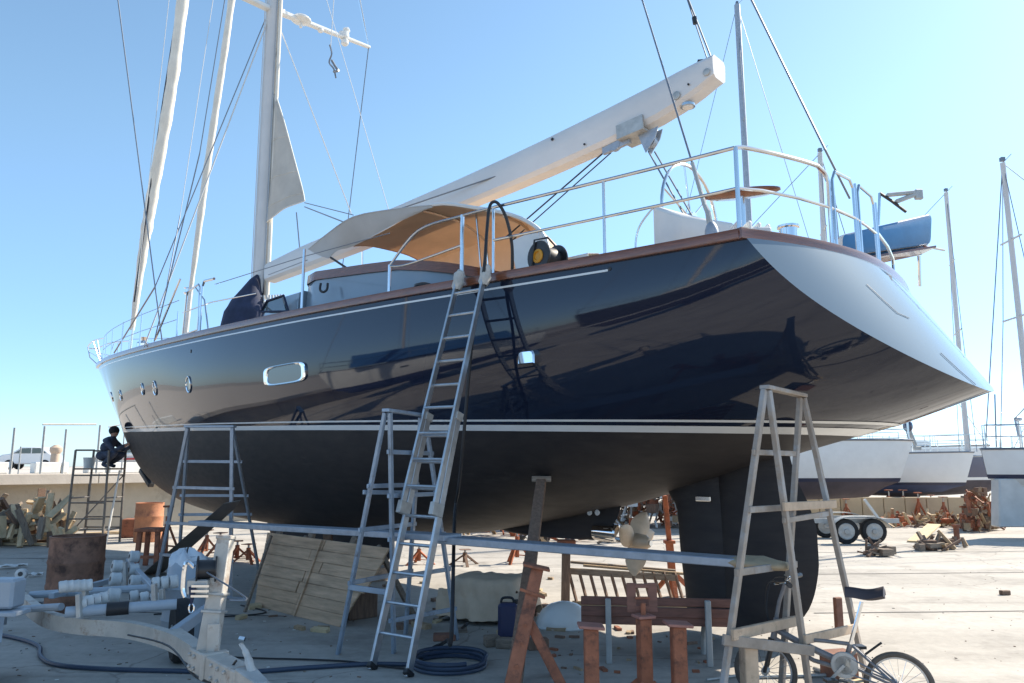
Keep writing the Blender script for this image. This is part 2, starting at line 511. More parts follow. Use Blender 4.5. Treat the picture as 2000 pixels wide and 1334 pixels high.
def bulge(t): return BULGE * (1 - min(1, (t / (1.83 if t > 0 else 2.6)) ** 2))
def warp(s, t):
    """sections near the stern bow aft with the round transom"""
    return s - bulge(t) * fade(s)
def half(s, z):
    """half breadth of the hull at station s, height z"""
    b, zb, zt = f_b(s), f_zb(s), zs(s)
    x = (z - zb) / max(zt - zb, 1e-4)
    if x <= 0: return 0.0
    x = min(x, 1)
    return b * max(1 - (1 - x) ** f_n(s), 0) ** (1 / f_m(s))
def hullpt(s, z, side=1):
    t = half(s, z) * side
    return W(warp(s, t), t, z)
def hull_normal(s, z, side=1):
    a = hullpt(s + .05, z, side) - hullpt(s - .05, z, side)
    b = hullpt(s, z + .03, side) - hullpt(s, z - .03, side)
    n = a.cross(b).normalized()
    out = Vector((V[0], V[1], 0)) * side
    return n if n.dot(out) > 0 else -n
def tr_s(z): return -TK * (3.6 - z)

yacht = thing('sailing_yacht', 'large navy blue sailing yacht with mirror-bright transom propped up over the yard', 'yacht', W(8, 0, 0))
# stations / rows in (s,t,z), cut by transom plane and waterline, then warped
stn = list(np.arange(-1.5, 15.0, .25)) + list(np.arange(15.0, 18.96, .12)) + [LB]
NQ = 26
rows = []
for s in stn:
    zb, zt = f_zb(s), zs(s)
    half_row = []
    for j in range(NQ + 1):
        x = (j / NQ) ** 1.7
        z = zb + (zt - zb) * x
        half_row.append((s, half(s, z), z))
    rows.append([(s, -t, z) for (s, t, z) in half_row[:0:-1]] + half_row)
def hull_piece(name, m, planes, proud=0.0):
    bm = bmesh.new()
    vv = [[bm.verts.new(p) for p in r] for r in rows]
    for i in range(len(rows) - 1):
        for j in range(len(rows[0]) - 1):
            try: bm.faces.new((vv[i][j], vv[i + 1][j], vv[i + 1][j + 1], vv[i][j + 1]))
            except ValueError: pass
    for co, no in planes:
        bmesh.ops.bisect_plane(bm, geom=bm.verts[:] + bm.edges[:] + bm.faces[:], dist=1e-5, plane_co=co, plane_no=no, clear_outer=True)
    bmesh.ops.remove_doubles(bm, verts=bm.verts, dist=2e-4)
    me = bpy.data.meshes.new(name)
    bm.verts.ensure_lookup_table()
    for v in bm.verts:
        s, t, z = v.co
        v.co = W(warp(s, t), t, z) - yacht.location
    bmesh.ops.recalc_face_normals(bm, faces=bm.faces)
    # outward check
    bm.faces.ensure_lookup_table()
    acc = 0
    for f in bm.faces:
        c = f.calc_center_median() + yacht.location
        s, t, z = STZ(c)
        acc += f.normal.dot(Vector((V[0], V[1], 0))) * (1 if t > 0 else -1) * f.calc_area()
    if acc < 0: bmesh.ops.reverse_faces(bm, faces=bm.faces)
    bm.to_mesh(me); bm.free()
    me.shade_smooth(); me.set_sharp_from_angle(angle=R(50))
    me.materials.append(M[m])
    o = bpy.data.objects.new(name, me); C.objects.link(o); o.parent = yacht
    if proud:
        nn = [v.normal.copy() for v in me.vertices]
        for v, q in zip(me.vertices, nn): v.co += q * proud
    return o
TRN = Vector((-1, 0, TK)).normalized()
TRP = (Vector((0, 0, 3.6)), TRN)
WLN = Vector((-.031, 0, 1)).normalized()
WL0 = Vector((0, 0, 1.968))
hull = hull_piece('hull', 'navy', [TRP, (WL0, -WLN)])
bottom = hull_piece('hull_bottom', 'antifoul', [TRP, (WL0, WLN)])
tag(bottom, 'matt black antifouled underbody')
# transom
P = []
zlo = 2.0
for k in range(400):
    z = 2.0 + k * .004
    if half(tr_s(z), z) > 0.01: zlo = z; break
for i in range(25):
    z = zlo + (3.6 - zlo) * (i / 24) ** 1.6
    w = half(tr_s(z), z)
    P.append([W(warp(tr_s(z), w * q) , w * q, z) for q in np.linspace(-1, 1, 33)])
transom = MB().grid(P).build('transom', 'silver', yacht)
# deck
P = []
for s in np.linspace(.0, 18.7, 50):
    b = f_b(s) - .03
    P.append([W(warp(s, b * q) if s > .3 else warp(s, b * q) + .02, b * q, zs(s) - .09 + .05 * (1 - q * q)) for q in np.linspace(-1, 1, 9)])
M['deck'] = mat('teak_deck', (.36, .27, .19), .7, var=.2, vscale=3)
MB().sheet(P, .03).build('deck', 'deck', yacht)
# cap rail: section swept round the sheer and the transom
def sweep(pts_sec, closed=False):
    return MB().grid(pts_sec)
def rail_ring(s, side):
    b = f_b(s)
    n = Vector((V[0], V[1], 0)) * side
    z = zs(s)
    p = W(s, b * side, z)
    return [p + n * .035 + Vector((0, 0, -.075)), p + n * .045 + Vector((0, 0, -.02)), p + n * .035 + Vector((0, 0, .012)), p - n * .06 + Vector((0, 0, .018)), p - n * .075 + Vector((0, 0, -.075)), p + n * .035 + Vector((0, 0, -.075))]
for side in (1, -1):
    ss = np.linspace(0, 18.93, 80)
    rg_ = [rail_ring(s, side) for s in ss]; mb = MB().grid(rg_)
    mb.f.append((0, 1, 2, 3, 4)); mb.build('cap_rail', 'teak', yacht, angle=50)
ring = []
for q in np.linspace(-1.02, 1.02, 41):
    t = 1.83 * q
    s = warp(0, t)
    tang = Vector((U[0], U[1], 0)) * (-1) + Vector((V[0], V[1], 0)) * (.5 * 2 * q / 1.83)
    n = tang.normalized()
    p = W(s, t, 3.6)
    ring.append([p + n * .035 + Vector((0, 0, -.075)), p + n * .045 + Vector((0, 0, -.02)), p + n * .035 + Vector((0, 0, .014)), p - n * .06 + Vector((0, 0, .020)), p - n * .075 + Vector((0, 0, -.075)), p + n * .035 + Vector((0, 0, -.075))])
mb = MB().grid(ring); mb.f.append((0, 1, 2, 3, 4)); mb.f.append(tuple(40 * 6 + i for i in range(5)))
mb.build('stern_rail_cap', 'teak', yacht, angle=50)
for lo_, hi_ in ((.004, .064), (.098, .118)):
    hull_piece('boot_stripe', 'stripe', [TRP, (WL0 + WLN * lo_, -WLN), (WL0 + WLN * hi_, WLN)], .004)
# stripes, each a thin raised strip
def strip(name, m, s0, s1, zf, w, proud=.004, n=110, side=1):
    P = []
    for s in np.linspace(s0, s1, n):
        z = zf(s)
        nrm = hull_normal(s, z, side)
        a = hullpt(s, z, side) + nrm * proud
        b = hullpt(s, z + w, side) + nrm * proud
        P.append([a - nrm * (proud + .01), a, b, b - nrm * (proud + .01)])
    return MB().grid(P).build(name, m, yacht)
for side in (1, -1):
    strip('cove_stripe', 'stripe', 1.25, 18.6, lambda s: zs(s) - .155, .020, side=side)
# keel, deadwood, skeg, rudder
def foil(name, m, outline, tmax, parent=yacht, tip=.35):
    """outline: list of (z, s_aft, s_fwd) rows from the top down"""
    zz_ = [-o[0] for o in outline]
    fa_, ff_ = spread(zz_, [o[1] for o in outline]), spread(zz_, [o[2] for o in outline])
    nz = 26
    outline = [(-q, fa_(q), ff_(q)) for q in np.linspace(zz_[0], zz_[-1], nz)]
    P = []
    for k, (z, sa, sf) in enumerate(outline):
        row = []
        c = sf - sa
        th = tmax * (1 - (1 - tip) * k / max(1, len(outline) - 1))
        N = 14
        for i in range(N + 1):
            x = .5 - .5 * math.cos(math.pi * i / N)
            row.append(W(sf - c * x, th / 2 * 2.6 * (.9 * math.sqrt(x) - .55 * x - .35 * x ** 3) , z))
        for i in range(N - 1, 0, -1):
            x = .5 - .5 * math.cos(math.pi * i / N)
            row.append(W(sf - c * x, -th / 2 * 2.6 * (.9 * math.sqrt(x) - .55 * x - .35 * x ** 3), z))
        P.append(row)
    b = MB().grid(P, closed=True)
    n = len(P[0])
    b.f.append(tuple(range((len(P) - 1) * n, len(P) * n)))
    return b.build(name, m, parent, angle=60)
foil('keel', 'antifoul', [(1.1, 6.4, 10.4), (.8, 6.5, 10.2), (.5, 6.6, 10.0), (.30, 6.7, 9.8), (.20, 6.9, 9.4)], .5, tip=.9)
foil('deadwood', 'antifoul', [(1.40, 2.42, 4.2), (1.25, 2.48, 4.3), (1.08, 2.56, 4.4), (.95, 2.66, 4.5), (.86, 2.76, 4.3), (.835, 2.85, 4.0)], .34, tip=.8)
foil('skeg', 'antifoul', [(1.75, 1.12, 1.96), (1.40, 1.12, 1.84), (1.25, 1.12, 1.75), (.8, 1.11, 1.72), (.39, 1.11, 1.68), (.12, 1.10, 1.66)], .22, tip=.8)
foil('rudder', 'antifoul', [(1.80, .46, 1.245), (1.62, .42, 1.245), (1.30, .29, 1.245), (1.05, .235, 1.245), (.80, .235, 1.24), (.58, .27, 1.24), (.40, .33, 1.23), (.24, .44, 1.22), (.13, .62, 1.21), (.07, .85, 1.20)], .22, tip=.7)
# ------------------------------------------------------------------ yacht: deckhouse, canopy, rig, rails
def loop_tube(name, m, pts, r, parent=yacht, closed=False, n=8):
    return MB().path(pts, r, n, closed=closed).build(name, m, parent)
def wire(p, q, r=.006, m='wire', name='wire', sag=0.0):
    p = Vector(p); q = Vector(q)
    k = 8 if sag else 1
    pts = [p.lerp(q, i / k) - Vector((0, 0, sag * 4 * (i / k) * (1 - i / k))) for i in range(k + 1)]
    return MB().path(pts, r, 6).build(name, m, yacht)
def beyond(p, q, k=2.6):
    p = Vector(p); q = Vector(q); return p + (q - p) * k
def deckz(s): return zs(s) - .05
prt = Vector((V[0], V[1], 0))

# deckhouse: flared box rounded at its after end
def house_outline(z, inset, w=1.25, s0=3.80, s1=7.95):
    pts = []
    for q in np.linspace(-1, 1, 25):                     # round after end
        pts.append((s0 + inset + .75 * (1 - math.sqrt(max(0, 1 - q * q))), (w - inset) * q))
    for s in (5.2, 5.9, 6.6, 7.2): pts.append((s, w - inset - .02 * (s - 4.5)))
    for q in np.linspace(1, -1, 13):
        pts.append((s1 - inset * .5 - .45 * abs(q) ** 3, (w - .10 - inset) * q))
    for s in (7.2, 6.6, 5.9, 5.2): pts.append((s, -(w - inset - .02 * (s - 4.5))))
    return pts
def house_ring(zfun, inset, s1=7.95):
    return [W(s, t, zfun(s)) for (s, t) in house_outline(0, inset, s1=s1)]
def ztop(s): return 4.42 + .093 * (s - 5.3) if 5.3 <= s < 7.35 else (4.42 - .20 * (5.3 - s) if s < 5.3 else 4.61 - .22 * (s - 7.35))
rings = [house_ring(lambda s: zs(s) - .12, 0), house_ring(lambda s: zs(s) + .25, .03), house_ring(lambda s: ztop(s) - .10, .06)]
MB().grid(rings, closed=True).build('deckhouse', 'greyhouse', yacht, angle=40)
rings = [house_ring(lambda s: ztop(s) - .10, .035), house_ring(lambda s: ztop(s) + .035, .045), house_ring(lambda s: ztop(s) + .05, .12)]
mb = MB().grid(rings, closed=True)
mb.f.append(tuple(2 * len(rings[0]) + i for i in range(len(rings[0]))))
mb.build('deckhouse_trim', 'teak', yacht, angle=40)
# low forward coachroof with dark side window
def roof_ring(dz, ins):
    o = [(7.6, 1.22 - ins), (8.6, 1.10 - ins), (10.1, .55 - ins), (10.3, 0), (10.1, -.55 + ins), (8.6, -1.10 + ins), (7.6, -1.22 + ins)]
    return [W(s, t, zs(s) + dz * (1 if s < 9 else .55)) for s, t in o]
mb = MB().grid([roof_ring(-.1, 0), roof_ring(.60, .06), roof_ring(.64, .14)], closed=True)
mb.f.append(tuple(14 + i for i in range(7)))
mb.build('coachroof', 'greyhouse', yacht, angle=30)
win = MB().prism([PT(x, y, 1.22) for x, y in ((513, 607), (523, 590), (553, 579), (561, 606), (556, 611), (530, 612))], Vector((V[0], V[1], 0)) * .03).build('coachroof_window', 'glass', yacht, smooth=False)
MB().path([PT(x, y, 1.26) for x, y in ((510, 609), (521, 588), (554, 577), (564, 608))], .018, closed=True).build('window_frame', 'navycloth', win)
# small black lamp bracket, mushroom vent, steel handhold on the deckhouse side
p = PT(633, 560, 1.30)
v = MB().path(smooth_path([p + Vector((-.05, 0, .05)), p + Vector((-.05, -.03, -.05)), p + Vector((0, -.04, -.09)), p + Vector((.05, -.03, -.05)), p + Vector((.05, 0, .05))], 4), .018).build('handhold', 'blackpl', yacht)
p = W(4.15, 1.62, deckz(4.1))
mb = MB().lathe([(.075, 0), (.075, .12), (.065, .13), (.065, .15)], p, n=16)
mb.lathe([(.105, .15), (.115, .165), (.115, .18), (.09, .185)], p, n=16)
mb.lathe([(.07, .185), (.07, .205), (.12, .21), (.12, .235), (.05, .26)], p, n=16)
mb.build('mushroom_vent', 'blackpl', yacht)

# awning over the cockpit
near = smooth_path([PT(x, y, t) for x, y, t in ((690, 481, 1.0), (765, 441, 1.06), (845, 402, 1.12), (930, 408, 1.12), (1000, 422, 1.12), (1045, 444, 1.12), (1066, 470, 1.12), (1072, 500, 1.12))], 4)
P = []
for a in near:
    s, t, z = STZ(a)
    fa = max(0, (6.2 - s) / 3.2)
    b = W(s + .75 * fa, -.42 * t, z)
    row_ = [a.lerp(b, q) + Vector((0, 0, .10 * 4 * q * (1 - q) + .010 * math.sin(9 * q + s * 3))) for q in np.linspace(0, 1, 13)]
    for dz in (.06, .2, .45, .75):
        row_.append(b - prt * (.10 * dz) - Vector((0, 0, dz)))
    P.append(row_)
aw = MB().sheet(P, .006).build('cockpit_awning', 'canvas', yacht, angle=60)
MB().path([p + Vector((0, 0, .014)) for p in near[7:]], .024, n=6).build('hem', 'whitevinyl', aw)  # white on this hem stands in for sunlight along its top edge
MB().path([p + Vector((0, 0, .0)) for p in P[0]], .014, n=6).build('hem', 'canvas', aw)
for k in (7, 15, 22):
    MB().path([p + Vector((0, 0, -.03)) for p in P[k]], .018, n=6).build('awning_bow', 'steel' if k != 15 else 'canvas', aw)
for k, c_ in ((11, 2), (11, 11), (20, 1), (20, 11)):
    tp_ = P[k][c_]; s, t, z = STZ(tp_)
    MB().tube(tp_, W(s - .12, t * .98, zs(s) + .25), .013).build('awning_pole', 'steel', aw)
topf = [PT(x, y, t) for x, y, t in ((603, 487, 1.30), (645, 453, 1.24), (690, 424, 1.20), (762, 410, 1.16), (845, 401, 1.13))]
botf = [PT(x, y, t) for x, y, t in ((642, 505, 1.22), (660, 489, 1.14), (692, 480, 1.02), (766, 440, 1.08), (845, 403, 1.125))]
topf = smooth_path(topf, 3); botf = smooth_path(botf, 3)
fl_ = MB().sheet([[a.lerp(b, q) + Vector((0, 0, -.02 * math.sin(math.pi * q))) for q in np.linspace(0, 1, 7)] for a, b in zip(topf, botf)], .006).build('awning_flap', 'canvasshade', aw, angle=60)
MB().path(topf, .012, n=6).build('hem', 'canvasshade', fl_)
# white cloth that closes the awning at its after port corner
q4 = [[PT(x, y, 1.13) for x, y in r_] for r_ in (((1000, 470), (1040, 452), (1068, 462)), ((1002, 500), (1040, 490), (1075, 490)), ((1008, 528), (1040, 524), (1066, 520)))]
MB().sheet(q4, .006).build('side_cloth', 'whitevinyl', aw, angle=60)
# cockpit coaming wood inside
MB().beam(W(3.9, -1.2, 4.22), W(5.2, -1.2, 4.36), .05, .2).build('cockpit_coaming', 'teak', yacht, bevel=.01)
MB().sheet([[W(s, t, z) for s in np.linspace(2.0, 3.7, 6)] for t, z in ((1.25, 3.62), (1.22, 3.92), (1.02, 3.96), (1.0, 3.62))], .01).build('cockpit_coaming', 'white', yacht)
MB().sheet([[W(s, -t, z) for s in np.linspace(2.0, 3.7, 6)] for t, z in ((1.25, 3.62), (1.22, 3.92), (1.02, 3.96), (1.0, 3.62))], .01).build('cockpit_coaming', 'white', yacht)

# mast with sail track, spreader arm with domes, rigging
MTOP = 22.5
def mast_c(z): return W(10.9 + .008 * (z - 5), 0, z)
def oval(c, a, b, n=20, ang=0):
    fu = Vector((U[0], U[1], 0)); fv = Vector((V[0], V[1], 0))
    return [c + fu * (a * math.cos(2 * math.pi * i / n)) + fv * (b * math.sin(2 * math.pi * i / n)) for i in range(n)]
mb = MB().grid([oval(mast_c(z), .165, .125) for z in (3.75, 6, 9, 12, 16, MTOP)], closed=True)
mast = mb.build('mast', 'mast', yacht, angle=50)
aft = Vector((-U[0], -U[1], 0))
prt = Vector((V[0], V[1], 0))
MB().grid([[mast_c(z) + aft * .162 + prt * .03, mast_c(z) + aft * .215 + prt * .03, mast_c(z) + aft * .215 - prt * .03, mast_c(z) + aft * .162 - prt * .03] for z in (4.9, 9, 14, MTOP)], closed=True).build('sail_track', 'steel', mast)
MB().path([mast_c(4.9) + aft * .27 - prt * .02, mast_c(6.3) + aft * .27 - prt * .02, mast_c(MTOP) + aft * .25], .034, n=10).build('furled_mainsail', 'furl', mast)
mb = MB()
for k in range(5):
    c = mast_c(4.55 + .13 * (k % 3)) + aft * (.2 + .06 * (k // 2)) + prt * (.14 - .09 * k)
    mb.lathe([(.07, 0), (.055, .03), (.055, .09), (.075, .12)], c, axis=prt + Vector((0, 0, .3)), n=12)
mb.build('mast_winches', 'chrome', mast)
mb = MB()
for k in range(9):
    a = mast_c(4.95) + aft * (.25 + .05 * k) + prt * (.1 - .03 * k)
    mb.path(smooth_path([a, a + Vector((.02 * (k % 3), 0, -.2)), a + Vector((.06, .03, -.33 - .03 * (k % 4)))], 4), .02, n=6)
mb.build('halyard_tails', 'ropewhite', mast)
mb = MB()
for k in range(2):
    a = mast_c(5.25) + prt * (.135) + aft * (-.1 + .05 * k)
    mb.path([mast_c(MTOP) + prt * .14 + aft * (-.1 + .05 * k), a, a + Vector((0, 0, -1.2))], .008, n=5)
mb.build('mast_halyards', 'ropewhite', mast)
# navy sail cover heaped in front of the mast
mb = MB()
P = []
for k, (z, r) in enumerate(((3.78, .28), (4.0, .37), (4.3, .41), (4.6, .38), (4.85, .30), (5.08, .19), (5.28, .10), (5.38, .02))):
    c = W(11.0 - .03 * k, .34 - .03 * k, z)
    P.append([c + Vector((math.cos(a) * r * (1 + .12 * math.sin(3 * a + k)), math.sin(a) * r * (1 + .1 * math.cos(4 * a + k)), 0)) for a in np.linspace(0, 2 * math.pi, 21)[:-1]])
mb.grid(P, closed=True).build('folded_sail_cover', 'navycloth', yacht, angle=70)

# leech of the mainsail
tri_l = [PT(x, y, 0) for x, y in ((532, 172), (529, 250), (526, 330), (522, 390), (520, 437))]
tri_r = [PT(x, y, 0) for x, y in ((534, 174), (556, 240), (577, 315), (589, 365), (594, 392))]
P = []
for i in range(13):
    f = i / 12
    a = smooth_path(tri_l, 3)[i]; b = smooth_path(tri_r, 3)[i]
    P.append([a.lerp(b, q) + prt * (.10 * math.sin(math.pi * q) * f + .012 * math.sin(11 * q + 7 * f)) for q in np.linspace(0, 1, 13)])
lee = MB().sheet(P, .008).build('mainsail_leech', 'sail', yacht, angle=60)
MB().path([r_[-1] for r_ in P], .012, n=5).build('leech_tape', 'furl', lee)
MB().path(P[-1], .012, n=5).build('foot_tape', 'furl', lee)
for k in (4, 7, 10):
    MB().path([p + prt * .006 for p in P[k]], .004, n=4).build('seam', 'furl', lee)

# boom
def boom_ring(s, zb_, zt_, w):
    h = zt_ - zb_
    sec = [(-.30, 0), (.30, 0), (.46, .12), (.5, .5), (.5, .85), (.38, 1), (-.38, 1), (-.5, .85), (-.5, .5), (-.46, .12)]
    return [W(s, t * w, zb_ + q * h) for t, q in sec]
bt = spread([1.02, 1.3, 1.8, 4.2, 6.0, 9.3, 10.5], [6.27, 6.25, 6.18, 5.94, 5.82, 5.66, 5.55])
bb = spread([1.02, 1.10, 1.35, 1.8, 4.2, 5.2, 9.3, 10.5], [6.00, 5.97, 5.86, 5.74, 5.50, 5.44, 5.24, 5.20])
ssb = [1.02, 1.1, 1.25, 1.5, 1.8, 2.5, 3.5, 4.2, 5.2, 6.5, 8, 9.3, 10.2, 10.5]
rg = [boom_ring(s, bb(s), bt(s), .30) for s in ssb]
mb = MB().grid(rg, closed=True)
n = len(rg[0])
mb.f.append(tuple(range(n))); mb.f.append(tuple((len(rg) - 1) * n + i for i in range(n)))
boom = mb.build('boom', 'boom', yacht, angle=35)
MB().beam(W(1.05, .06, 6.22), W(1.25, .06, 6.28), .03, .06).build('sheave', 'blackpl', boom)
MB().beam(W(1.05, -.06, 6.22), W(1.25, -.06, 6.28), .03, .06).build('sheave', 'blackpl', boom)
def disc(name, px, py, t, r, m, par, th=.012, ax=None):
    p = PT(px, py, t)
    return MB().lathe([(r, 0), (r, th), (r * .85, th + .004)], p, axis=ax or prt, n=20).build(name, m, par)
for px, py, r in ((1380, 141, .042), (1321, 187, .05)):
    disc('boom_fitting', px, py, .15, r, 'galv', boom)
p = W(1.42, 0.02, bb(1.42) - .012)
sh = MB().lathe([(.085, 0), (.085, .03), (.06, .04)], p + Vector((0, 0, -.02)), axis=(0, 0, 1), n=20).build('boom_lamp', 'steel', boom)
MB().lathe([(.062, 0), (.062, .012)], p + Vector((0, 0, -.03)), axis=(0, 0, 1), n=20).build('lamp_glass', 'whitevinyl', sh)
# mainsheet bracket and block under the boom
mb = MB()
sA = 2.1
c = W(sA, .0, bb(sA))
mb.beam(W(sA - .16, .16, bb(sA) + .06), W(sA + .22, .16, bb(sA) + .03), .02, .16)
mb.beam(W(sA - .16, -.16, bb(sA) + .06), W(sA + .22, -.16, bb(sA) + .03), .02, .16)
mb.beam(W(sA - .16, 0, bb(sA) - .03), W(sA + .22, 0, bb(sA) - .06), .34, .02)
mb.build('mainsheet_bracket', 'galv', boom)
mb = MB()
for k in (-1, 1):
    mb.prism([W(sA - .02, .05 * k, bb(sA) - .05), W(sA - .30, .05 * k, bb(sA) - .02), W(sA - .26, .05 * k, bb(sA) - .14), W(sA - .12, .05 * k, bb(sA) - .30)], prt * .012)
mb.lathe([(.08, -.04), (.08, .04)], W(sA - .16, 0, bb(sA) - .15), axis=prt, n=16)
mb.lathe([(.09, -.03), (.09, .03)], W(sA + .32, .05, bb(sA) - .06), axis=prt, n=16)
mb.beam(W(sA + .1, .05, bb(sA) - .06), W(sA + .5, .05, bb(sA) - .1), .05, .10)
mb.build('mainsheet_block', 'aludull', boom)
wire(W(sA + .45, .05, bb(sA) - .1), PT(985, 466, .4), .010, 'ropedark', 'mainsheet_tail')
wire(W(sA + .45, -.05, bb(sA) - .1), PT(1000, 470, .2), .008, 'ropedark', 'mainsheet_tail')
for k, (x, y) in enumerate(((1345, 432), (1360, 432))):
    wire(W(sA - .14 - .05 * k, .03 - .06 * k, bb(sA) - .28), PT(x - 2, y, .3), .010, 'wire', 'mainsheet')
wire(PT(760, 415, .4), PT(988, 338, .12), .010, 'wire', 'reefing_line')
disc('boom_pin', 1079, 272, .155, .02, 'blackpl', boom)
disc('boom_pin', 1142, 282, .155, .014, 'blackpl', boom)
disc('boom_pin', 1345, 165, .155, .012, 'blackpl', boom)

# spreader / radar arm across the mast
zsp = 11.06
arm = MB().beam(W(10.95, 3.3, zsp), W(10.95, .1, zsp + .05), .13, .075, w2=.16, h2=.10)
arm.beam(W(10.9, -.1, zsp + .05), W(10.9, -2.46, zsp + .26), .16, .10, w2=.10, h2=.06)
arm = arm.build('spreader', 'white', mast, bevel=.02)
p = PS(588, 42, 10.9) + Vector((0, 0, 0))
MB().lathe([(.03, -.14), (.03, -.03), (.17, -.01), (.21, .02), (.21, .05), (.17, .09), (.05, .105)], p, n=24).build('radome', 'white', arm)
p = PS(672, 74, 10.9)
mb = MB().box(p + Vector((0, 0, .06)), (.20, .18, .18))
mb.box(p + Vector((.05, 0, .19)), (.14, .16, .09))
mb.lathe([(.085, -.18), (.085, -.04)], p + Vector((.02, 0, 0)), n=14)
mb.build('loudhailer', 'white', arm, bevel=.03)
p = PS(626, 60, 10.9)
MB().lathe([(.05, -.03), (.07, .0), (.06, .05)], p, n=14).build('deck_light', 'white', arm)
p = PS(552, 24, 10.9)
MB().lathe([(.05, -.03), (.06, .0), (.05, .05)], p, n=14).build('deck_light', 'white', arm)
tip_s = W(10.9, -2.42, zsp + .25); tip_p = W(10.95, 3.25, zsp)
wire(tip_s, W(10.9, -1.72, deckz(10.9)), .011, 'wire', 'shroud')
wire(tip_s, mast_c(19.5), .011, 'steel', 'shroud')
wire(mast_c(20.5) - prt * .1, tip_s, .010, 'ropewhite', 'shroud')
wire(tip_p, W(11.1, 1.72, deckz(10.9)), .011, 'wire', 'shroud')
wire(tip_p, mast_c(19.5), .011, 'wire', 'shroud')
wire(mast_c(10.75) - prt * .1 + aft * .1, PT(686, 417, -1.0), .012, 'ropewhite', 'lazy_jack')
wire(mast_c(10.9) + prt * .1, W(11.9, 1.72, deckz(11.9)), .013, 'ropewhite', 'lower_shroud')
wire(mast_c(10.9) + prt * .12 - aft * .1, PT(303, 560, 1.2), .011, 'wire', 'forward_shroud')
wire(PT(303, 560, 1.2), PT(223, 689, .55), .018, 'wire', 'forward_shroud')
wire(mast_c(MTOP), PT(390, 300, 1.5), .009, 'wire', 'upper_shroud')
wire(PT(390, 300, 1.5), PT(301, 667, 1.62), .011, 'wire', 'upper_shroud')
wire(PT(352, 545, 1.6), PT(303, 664, 1.62), .020, 'steel', 'rigging_screw')
wire(beyond(PT(268, 560, .2), PT(330, 0, .2), 1.7), PT(268, 560, .2), .007, 'ropewhite', 'halyard')
wire(beyond(PT(352, 420, .9), PT(416, 0, .3), 1.9), PT(352, 420, .9), .007, 'ropewhite', 'halyard')
wire(PT(352, 420, .9), PT(318, 600, 1.5), .010, 'wire', 'halyard')
wire(beyond(PT(646, 90, -1.2), PT(652, 0, -1.2), 5), PT(646, 90, -1.2), .008, 'ropewhite', 'flag_halyard')
mb = MB()
pp = [PT(x, y, -1.2) for x, y in ((644, 88), (648, 105), (643, 122), (652, 135), (656, 152))]
mb.path(smooth_path(pp, 4), .018, n=5)
mb.path(smooth_path([PT(x, y, -1.2) for x, y in ((648, 118), (655, 130), (660, 138), (652, 140))], 4), .028, n=5)
mb.build('flag_halyard_tangle', 'wire', yacht)
wire(PT(595, 396, 0), PT(690, 420, .2), .009, 'wire', 'clew_line')
wire(PT(595, 404, 0), PT(672, 434, 1.18), .011, 'wire', 'clew_line')
wire(PT(579, 415, 0), PT(586, 492, 0), .012, 'wire', 'boom_strap')
wire(PT(762, 420, .5), mast_c(15), .006, 'ropewhite', 'lazy_jack')
wire(PT(524, 537, 1.0), PT(600, 508, 1.9), .007, 'wire', 'lifeline_wire')
wire(PT(708, 520, -.5), PT(708, 485, -.5), .016, 'steel', 'awning_strut')
MB().path([PT(x, y, .9) for x, y in ((646, 503), (684, 528))], .018, n=6).build('awning_strut', 'blackpl', yacht)

# furled headsails on their stays
def furl(pts, rad, name, wob):
    pts = smooth_path(pts, 8)
    k = len(pts)
    r = [rad(i / (k - 1)) * (1 + wob * math.sin(i * 1.3) * math.sin(i * .37)) for i in range(k)]
    return MB().path(pts, r, n=12).build(name, 'furl', yacht, angle=70)
j = furl([PT(x, y, 0) for x, y in ((258, 645), (268, 570), (281, 480), (291, 420), (305, 340), (325, 230), (342, 120), (360, -20), (395, -240))], lambda f: .05 + .085 * min(1, f * 3), 'furled_jib', .10)
MB().lathe([(.11, 0), (.13, .02), (.10, .04), (.10, .15), (.13, .17), (.11, .19)], W(17.0, 0, zs(17) + .12), axis=(-.06, 0, 1), n=16).build('furling_drum', 'chrome', j)
MB().path([PT(x, y, .10) for x, y in ((262, 590), (276, 490), (292, 380), (312, 240), (352, -20))], .020, n=6).build('sun_strip', 'ropedark', j)
MB().tube(W(17.02, 0, zs(17)), PT(262, 615, 0), .035).build('stay_foil', 'steel', j)
j2 = furl([PT(x, y, 0) for x, y in ((372, 570), (384, 480), (397, 380), (410, 290), (425, 190), (440, 90), (455, -20), (480, -200))], lambda f: .045 + .03 * min(1, f * 4), 'furled_staysail', .08)
MB().tube(W(14.05, 0, zs(14) - .05), PT(374, 556, 0), .06, .05).build('stay_tube', 'whitematte', j2)
MB().lathe([(.09, 0), (.11, .03), (.07, .05), (.07, .12), (.11, .14)], PT(368, 575, 0), n=14).build('furling_drum', 'chrome', j2)

# backstays, topping lift
wire(PT(1352, 318, 1.3), W(2.0, 0, 0) + Vector((0, 0, 7.42)), .011, 'wire', 'backstay')
wire(W(2.0, 0, 7.42), mast_c(MTOP), .011, 'wire', 'backstay')
MB().path([W(.52, 1.3, 3.7), PT(1383, 415, 1.3), PT(1376, 400, 1.3), PT(1352, 318, 1.3)], [.032, .028, .022, .02], n=8).build('backstay_tensioner', 'galv', yacht)
mb = MB().ball(W(.53, 1.3, 3.78), .085, scale=(.8, .8, 1.7))
mb.build('backstay_boot', 'aludull', yacht)
wire(PT(1612, 293, -.15), beyond(PT(1612, 293, -.15), PT(1468, 0, -.05)), .012, 'wire', 'backstay')
wire(PT(1612, 293, -.15), PT(1660, 388, -.4), .012, 'wire', 'backstay')
wire(beyond(PT(1391, 118, 0), PT(1345, 0, 0), 7), PT(1391, 118, 0), .010, 'wire', 'topping_lift')
wire(beyond(PT(1383, 120, 0), PT(1336, -20, 0), 6), PT(1383, 120, 0), .008, 'wire', 'topping_lift')
